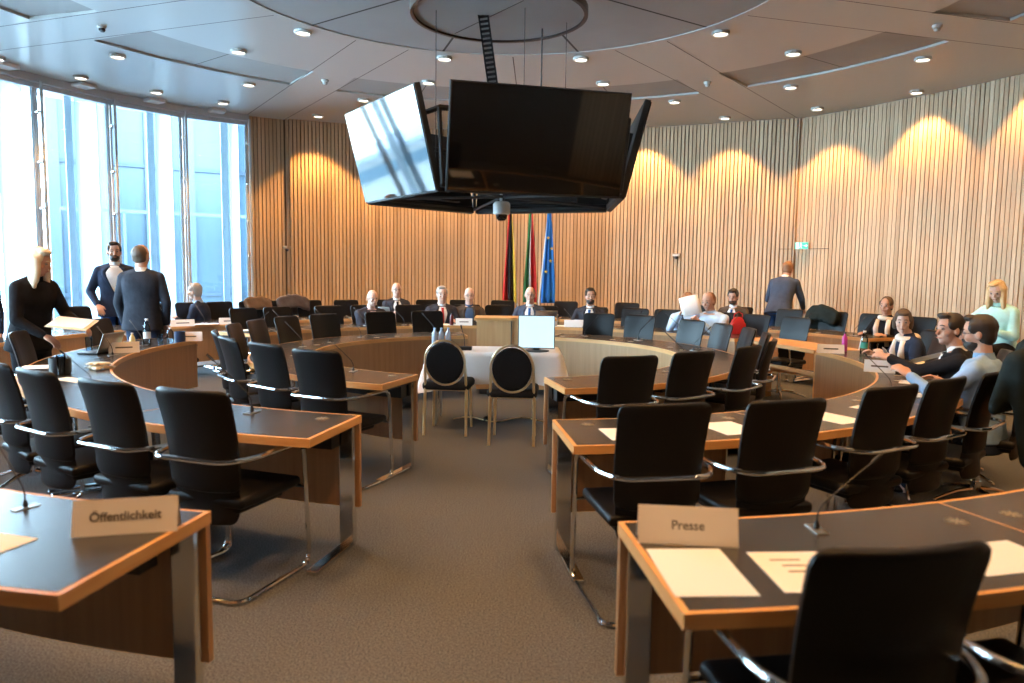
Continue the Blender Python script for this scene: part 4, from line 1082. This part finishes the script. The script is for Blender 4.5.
    if scarf:
        s = MB(); s.tube([P(.085*math.cos(2*PI*q/16), .0+.088*math.sin(2*PI*q/16), .485+.015*math.sin(2*PI*q/16+1)) for q in range(16)], .034, 10, closed=True)
        s.tube([P(.075, .08, .47), P(.085, .135, .36), P(.075, .13, .20)], [.032, .034, .028], 10); s.tube([P(-.07, .08, .47), P(-.08, .135, .34), P(-.07, .125, .12)], [.032, .034, .028], 10)
        s.build('scarf', scarf, root, auto=180)
    # trousers and shoes
    g = MB(); t = MB(); t.loft(torso_rings(-.13, .04, .008, fat)); t.xf(Matrix.Translation((0, 0, pz)) @ Matrix.Rotation(rad(-lean*.3), 4, 'X'))
    me = bpy.data.meshes.new('t'); t.bm.to_mesh(me); t.bm.free(); g.bm.from_mesh(me); bpy.data.meshes.remove(me)
    for sd in (1, -1): capsule(g, hip[sd], kn[sd], .092, .070); capsule(g, kn[sd], an[sd], .068, .056)
    remesh(g, 'trousers', trousers, root, .014, 2)
    for sd in (1, -1):
        s = MB(); ell(s, an[sd]+Vector((0, -.02, -.045)), (.040, .055, .045)); ell(s, an[sd]+Vector((0, .09, -.058)), (.044, .105, .034)); remesh(s, 'shoe', M['shoe'], root, .010, 1)
    return root

def seat_pos(r, a): p = pol(r, a, 0); return (p.x, p.y, 0)
def facing(x, y, tx, ty): return math.atan2(ty-y, tx-x)-PI/2
GP = None
# --- left side
person((-4.32, 6.75, 0), rad(-112), 'standing woman with long blond hair in black, leaning over the left desk with a folder', 'stand', 1.72, lean=12, head=(24, 18), rh=(.08, .30, .93), lh=(-.24, .36, 1.0), jacket=F['black'], vneck=False, trousers=F['black'], hair='long', hm=M['h_lblond'], skin=M['skin'], female=True, coat=False)
t = empty('paper_folder', (-3.86, 6.62, 1.04), rad(14)); tag(t, 'open cream paper folder held by the leaning blond woman', 'folder'); t.rotation_euler = (rad(16), rad(6), rad(6))
s = MB(); s.box((0, 0, 0), (.34, .26, .006)); s.build('folder_cover', M['folder'], t, smooth=False)
s = MB(); s.box((-.01, .01, .006), (.30, .22, .005)); s.build('inner_sheets', M['paper'], t, smooth=False)
person((-5.42, 10.35, 0), rad(206), 'standing bearded man in open navy blazer and light shirt facing the room by the windows', 'stand', 1.86, lean=-2, head=(4, 2), rh=(.20, .13, .93), lh=(-.27, .02, .86), jacket=F['navy'], shirt=F['white'], trousers=F['jeans'], hm=M['h_dark'], beard=M['h_dark'], open_=.11)
person((-4.22, 8.62, 0), rad(4), 'standing man in dark suit seen from behind, talking at the left desk', 'stand', 1.79, lean=2, twist=-10, head=(-22, 0), rh=(.22, .10, .84), lh=(-.22, .07, .84), jacket=F['suit'], trousers=F['navy'], hair='receding', hm=M['h_brown'], fat=1.0)
person((-4.62, 11.30, 0), rad(95), 'seated man with grey hair in dark suit, in profile by the windows', 'sit', 1.30, lean=8, head=(-6, 4), rh=(.18, .30, .76), lh=(-.14, .34, .76), jacket=F['navy'], shirt=F['ltblue'], hm=M['h_grey'], skin=M['skin_pale'])
person((-5.92, 8.35, 0), rad(200), 'standing man in dark suit at the left picture edge, only his sleeve in view', 'stand', 1.62, lean=4, jacket=F['navy'], trousers=F['navy'], hm=M['h_dark'])
# --- back row
person((*seat_pos(4.12, 118.9)[:2], 0), rad(118.9+90+4), 'bald man in dark jacket and pale pink shirt leaning on the back left desk', 'sit', 1.26, lean=14, head=(0, 6), lh=(-.10, .42, .80), rh=(.06, .44, .84), jacket=F['grey'], shirt=F['pink'], trousers=F['black'], hair='none', skin=M['skin_pale'], glasses=True, fat=1.08)
person((*seat_pos(5.9, 108.6)[:2], 0), rad(108.6+90), 'bespectacled man with short grey hair in grey suit behind a laptop in the rear row', 'sit', 1.31, lean=5, lh=(-.12, .40, .78), rh=(.12, .40, .78), jacket=F['grey'], shirt=F['white'], tie=F['black'], hair='fringe', hm=M['h_grey'], skin=M['skin_pale'], glasses=True)
person((*seat_pos(4.08, 103.4)[:2], 0), rad(103.4+90), 'seated man in grey suit with red tie left of the podium', 'sit', 1.30, lean=6, jacket=F['grey'], shirt=F['white'], tie=F['redtie'], hm=M['h_grey'], skin=M['skin_pale'])
person((*seat_pos(4.10, 97.4)[:2], 0), rad(97.4+90), 'seated balding man in dark blazer over a blue shirt, next to the red-tied man', 'sit', 1.28, lean=5, jacket=F['brown'], shirt=F['blue'], hair='fringe', hm=M['h_grey'], skin=M['skin_pale'], glasses=True)
person((*seat_pos(4.10, 84.2)[:2], 0), rad(84.2+90), 'presiding man in blue-grey suit and blue tie seated before the flags', 'sit', 1.30, lean=4, jacket=F['bluegrey'], shirt=F['white'], tie=F['bluetie'], hair='receding', hm=M['h_red'], skin=M['skin_pale'], glasses=True)
person((*seat_pos(4.10, 71.2)[:2], 0), rad(71.2+90+6), 'dark-haired man in grey suit seated right of the flags', 'sit', 1.30, lean=5, head=(14, 0), jacket=F['grey'], shirt=F['white'], tie=F['bluetie'], hair='short', hm=M['h_dark'], beard=M['h_dark'])
# --- right back
person((*seat_pos(4.12, 50.6)[:2], 0), rad(170), 'auburn-haired person in light blue shirt reading a large white sheet', 'sit', 1.27, lean=6, head=(0, 10), lh=(-.10, .34, 1.02), rh=(.12, .34, .98), jacket=F['paleblue'], vneck=False, hair='bob', hm=M['h_red'], skin=M['skin_pale'])
t = empty('newspaper', (2.42, 10.30, 1.10)); t.rotation_euler = (rad(62), rad(-14), rad(-8)); tag(t, 'large white sheet held up in front of the auburn-haired reader', 'paper')
s = MB(); s.grid([[(x*.26-.13, y*.28-.14, .02*math.sin(x*3)*y) for x in (0, .2, .4, .6, .8, 1)] for y in (0, .5, 1)]); o = s.build('sheet', M['paper'], t); sm = o.modifiers.new('t', 'SOLIDIFY'); sm.thickness = .002
person((*seat_pos(4.10, 44.2)[:2], 0), rad(128), 'heavy balding man in light blue sweater bending over papers at the back right', 'sit', 1.31, lean=13, head=(6, 16), lh=(-.10, .42, .86), rh=(.05, .42, .88), jacket=F['paleblue'], vneck=False, hair='receding', hm=M['h_red'], fat=1.22, belly=.05)
t = empty('paper_bag', (2.42, 10.15, TOP+.002), rad(20)); tag(t, 'crumpled cream paper bag on the desk before the blue-sweater man', 'bag')
s = MB(); ell(s, (0, 0, .06), (.17, .10, .062)); ell(s, (.1, .03, .10), (.07, .06, .06)); ell(s, (-.1, .0, .08), (.08, .06, .07)); remesh(s, 'crumpled_paper', M['folder'], t, .014, 1)
person((*seat_pos(5.9, 51.2)[:2], 0), rad(51.2+90+8), 'bearded man in brown suit seated in the rear row right, looking down', 'sit', 1.30, lean=6, head=(0, 14), jacket=F['brown'], shirt=F['white'], tie=F['bluetie'], hm=M['h_dark'], beard=M['h_brown'])
person((4.42, 12.55, 0), rad(-38), 'standing man in grey-blue jacket and jeans bending over a rear chair, seen from behind', 'stand', 1.83, lean=27, head=(8, 18), rh=(.22, .48, .90), lh=(-.12, .40, .95), jacket=F['bluegrey'], trousers=F['jeans'], hm=M['h_red'])
# --- right side
person((5.08, 10.22, 0), rad(27.7+90+8), 'smiling woman with tied brown hair and patterned scarf in the rear right row', 'sit', 1.26, lean=4, head=(8, 4), jacket=F['black'], vneck=False, hair='tied', hm=M['h_brown'], scarf=F['scarf'], female=True)
person((4.03, 7.50, 0), rad(90), 'woman with short brown hair and beige scarf writing at the right desk', 'sit', 1.235, lean=12, head=(62, 8), lh=(-.16, .36, .80), rh=(.10, .42, .79), jacket=F['navy'], vneck=False, hair='bob', hm=M['h_brown'], skin=M['skin_pale'], scarf=F['scarf'], female=True)
s = MB(); s.cyl((0, 0, 0), (.035, .02, .14), .005, 8); o = s.build('pen', M['paper'], loc=(3.50, 7.60, .80)); tag(o, 'white pen in the hand of the writing woman', 'pen')
person((3.46, 5.72, 0), rad(52), 'man with dark hair in dark suit reaching over papers, seen in profile at right', 'sit', 1.285, lean=9, twist=-14, head=(32, 0), lh=(-.10, .52, .90), rh=(.22, .42, .80), jacket=F['black'], shirt=F['white'], trousers=F['black'], hm=M['h_dark'])
t = empty('paper_sheet', (3.52, 6.35, .87)); t.rotation_euler = (rad(-20), rad(15), rad(60)); tag(t, 'pale blue sheet lifted by the dark-suited man at right', 'paper')
s = MB(); s.box((0, 0, 0), (.21, .29, .002)); s.build('sheet', M['paperb'], t, smooth=False)
person((3.21, 5.08, 0), rad(44), 'bearded man in light blue shirt and glasses seen from behind, elbow on the right desk', 'sit', 1.30, lean=3, head=(10, 4), lh=(-.24, .40, .86), rh=(.20, .30, .78), jacket=F['greyshirt'], vneck=False, trousers=F['navy'], hair='short', hm=M['h_dark'], beard=M['h_dark'], glasses=True)
person((5.70, 8.80, .22), rad(118), 'blond woman in mint sweater perched on a rear desk at far right, arm stretched out', 'sit', 1.30, lean=10, head=(10, 22), lh=(-.04, .30, .70), rh=(.34, .42, .84), jacket=F['mint'], vneck=False, trousers=F['black'], hair='long', hm=M['h_blond'], skin=M['skin_pale'], female=True)

# ------------------------------------------------------------------ coats and bags on chairs
def drape(r, a, label, m, w=.50, drop=.35, top=1.02, lump=.05, name='coat', cat='coat', seed=1, turn=0):
    rnd = random.Random(seed)
    t = empty(name, pol(r, a, 0), rad(a+90+turn)); tag(t, label, cat)
    s = MB()
    for i in range(12):
        x = (i/11-.5)*w; tz = top+rnd.uniform(-.02, .03)-.12*abs(i/11-.5)
        capsule(s, (x, -.03, tz), (x*1.02, -.10-rnd.uniform(0, .04), tz-drop*rnd.uniform(.85, 1.05)), .045+rnd.uniform(0, lump*.4), .04)
        capsule(s, (x, -.03, tz), (x, .06, tz-drop*.5), .045, .035)
    remesh(s, 'folded_cloth', m, t, .018, 14); return t
M['furgrey'] = fabric('coat_grey_brown', (.07, .055, .05)); M['tan'] = fabric('coat_tan', (.12, .075, .045)); M['parka'] = fabric('parka_black', (.012, .018, .018))
drape(6.05, 130.5, 'tan coat thrown over a rear chair next to the last window', M['tan'], .36, .25, 1.03, seed=2)
drape(6.05, 125.0, 'grey-brown fur-like jacket hung over a rear chair by the wood wall', M['furgrey'], .46, .28, 1.05, seed=3)
drape(6.0, 38, 'dark coat piled over a rear chair beside the bending man', M['parka'], .44, .3, 1.04, seed=4)
drape(4.50, -20.5, 'black coat hanging on the chair behind the dark-suited man', M['parka'], .5, .4, 1.02, seed=6)
# big parka on the chair at the right frame edge
t = empty('parka', (3.02, 4.36, .10), rad(38)); tag(t, 'large dark parka hanging over the back corner of a chair at the right picture edge', 'coat')
s = MB()
for i in range(9):
    x = (i/8-.5)*.46; capsule(s, (x, 0, 1.02-.1*abs(x)), (x*.8, -.10-.05*math.cos(x*9), .42+.06*math.sin(i*2)), .06, .05)
    capsule(s, (x, .02, 1.0), (x, .10, .7), .05, .04)
remesh(s, 'folded_cloth', M['parka'], t, .018, 10)
# red handbag
t = empty('handbag', (3.00, 10.05, TOP+.002), rad(10)); tag(t, 'bright red leather handbag standing on the back right desk', 'handbag'); t.scale = (.8, .8, .78)
s = MB(); ell(s, (0, 0, .15), (.13, .06, .15)); s.box((0, 0, .09), (.25, .10, .18)); remesh(s, 'bag_body', M['red'], t, .012, 2)
s = MB(); s.tube([(-.08, 0, .25), (-.07, -.01, .34), (0, -.02, .38), (.07, -.01, .34), (.08, 0, .25)], .008, 8); s.build('handle', M['red'], t)

# ------------------------------------------------------------------ world, camera
w = bpy.data.worlds.new('World'); SC.world = w; w.use_nodes = True; nt = w.node_tree; bg = nt.nodes['Background']
tc = nt.nodes.new('ShaderNodeTexCoord'); sx = nt.nodes.new('ShaderNodeSeparateXYZ'); cr = nt.nodes.new('ShaderNodeValToRGB')
cr.color_ramp.elements[0].position = .0; cr.color_ramp.elements[0].color = (.70, .89, 1.0, 1); cr.color_ramp.elements[1].position = .7; cr.color_ramp.elements[1].color = (.55, .75, 1.0, 1)
nt.links.new(tc.outputs['Generated'], sx.inputs[0]); nt.links.new(sx.outputs['Z'], cr.inputs['Fac']); nt.links.new(cr.outputs['Color'], bg.inputs['Color'])
bg.inputs['Strength'].default_value = 36.0

cam = bpy.data.cameras.new('camera'); co = bpy.data.objects.new('camera', cam); COL.objects.link(co)
cam.sensor_width = 36; cam.lens = 757/1024*36; cam.clip_start = .05; cam.clip_end = 300
PIT, ROLL, HC = .0962, -.013, 1.571
co.matrix_world = Matrix.Translation((0, 0, HC)) @ Matrix.Rotation(PI/2-PIT, 4, 'X') @ Matrix.Rotation(-ROLL, 4, 'Z')
cam.dof.use_dof = True; cam.dof.focus_distance = 9.0; cam.dof.aperture_fstop = 2.2
SC.camera = co
SC.view_settings.view_transform = 'Standard'; SC.view_settings.look = 'None'; SC.view_settings.gamma = 1; SC.view_settings.exposure = 0.0
SC.view_settings.use_curve_mapping = False
SC.cycles.use_denoising = True
SC.cycles.max_bounces = 8; SC.cycles.transparent_max_bounces = 12
try: SC.cycles.use_light_tree = True; SC.cycles.sample_clamp_indirect = 6
except Exception: pass
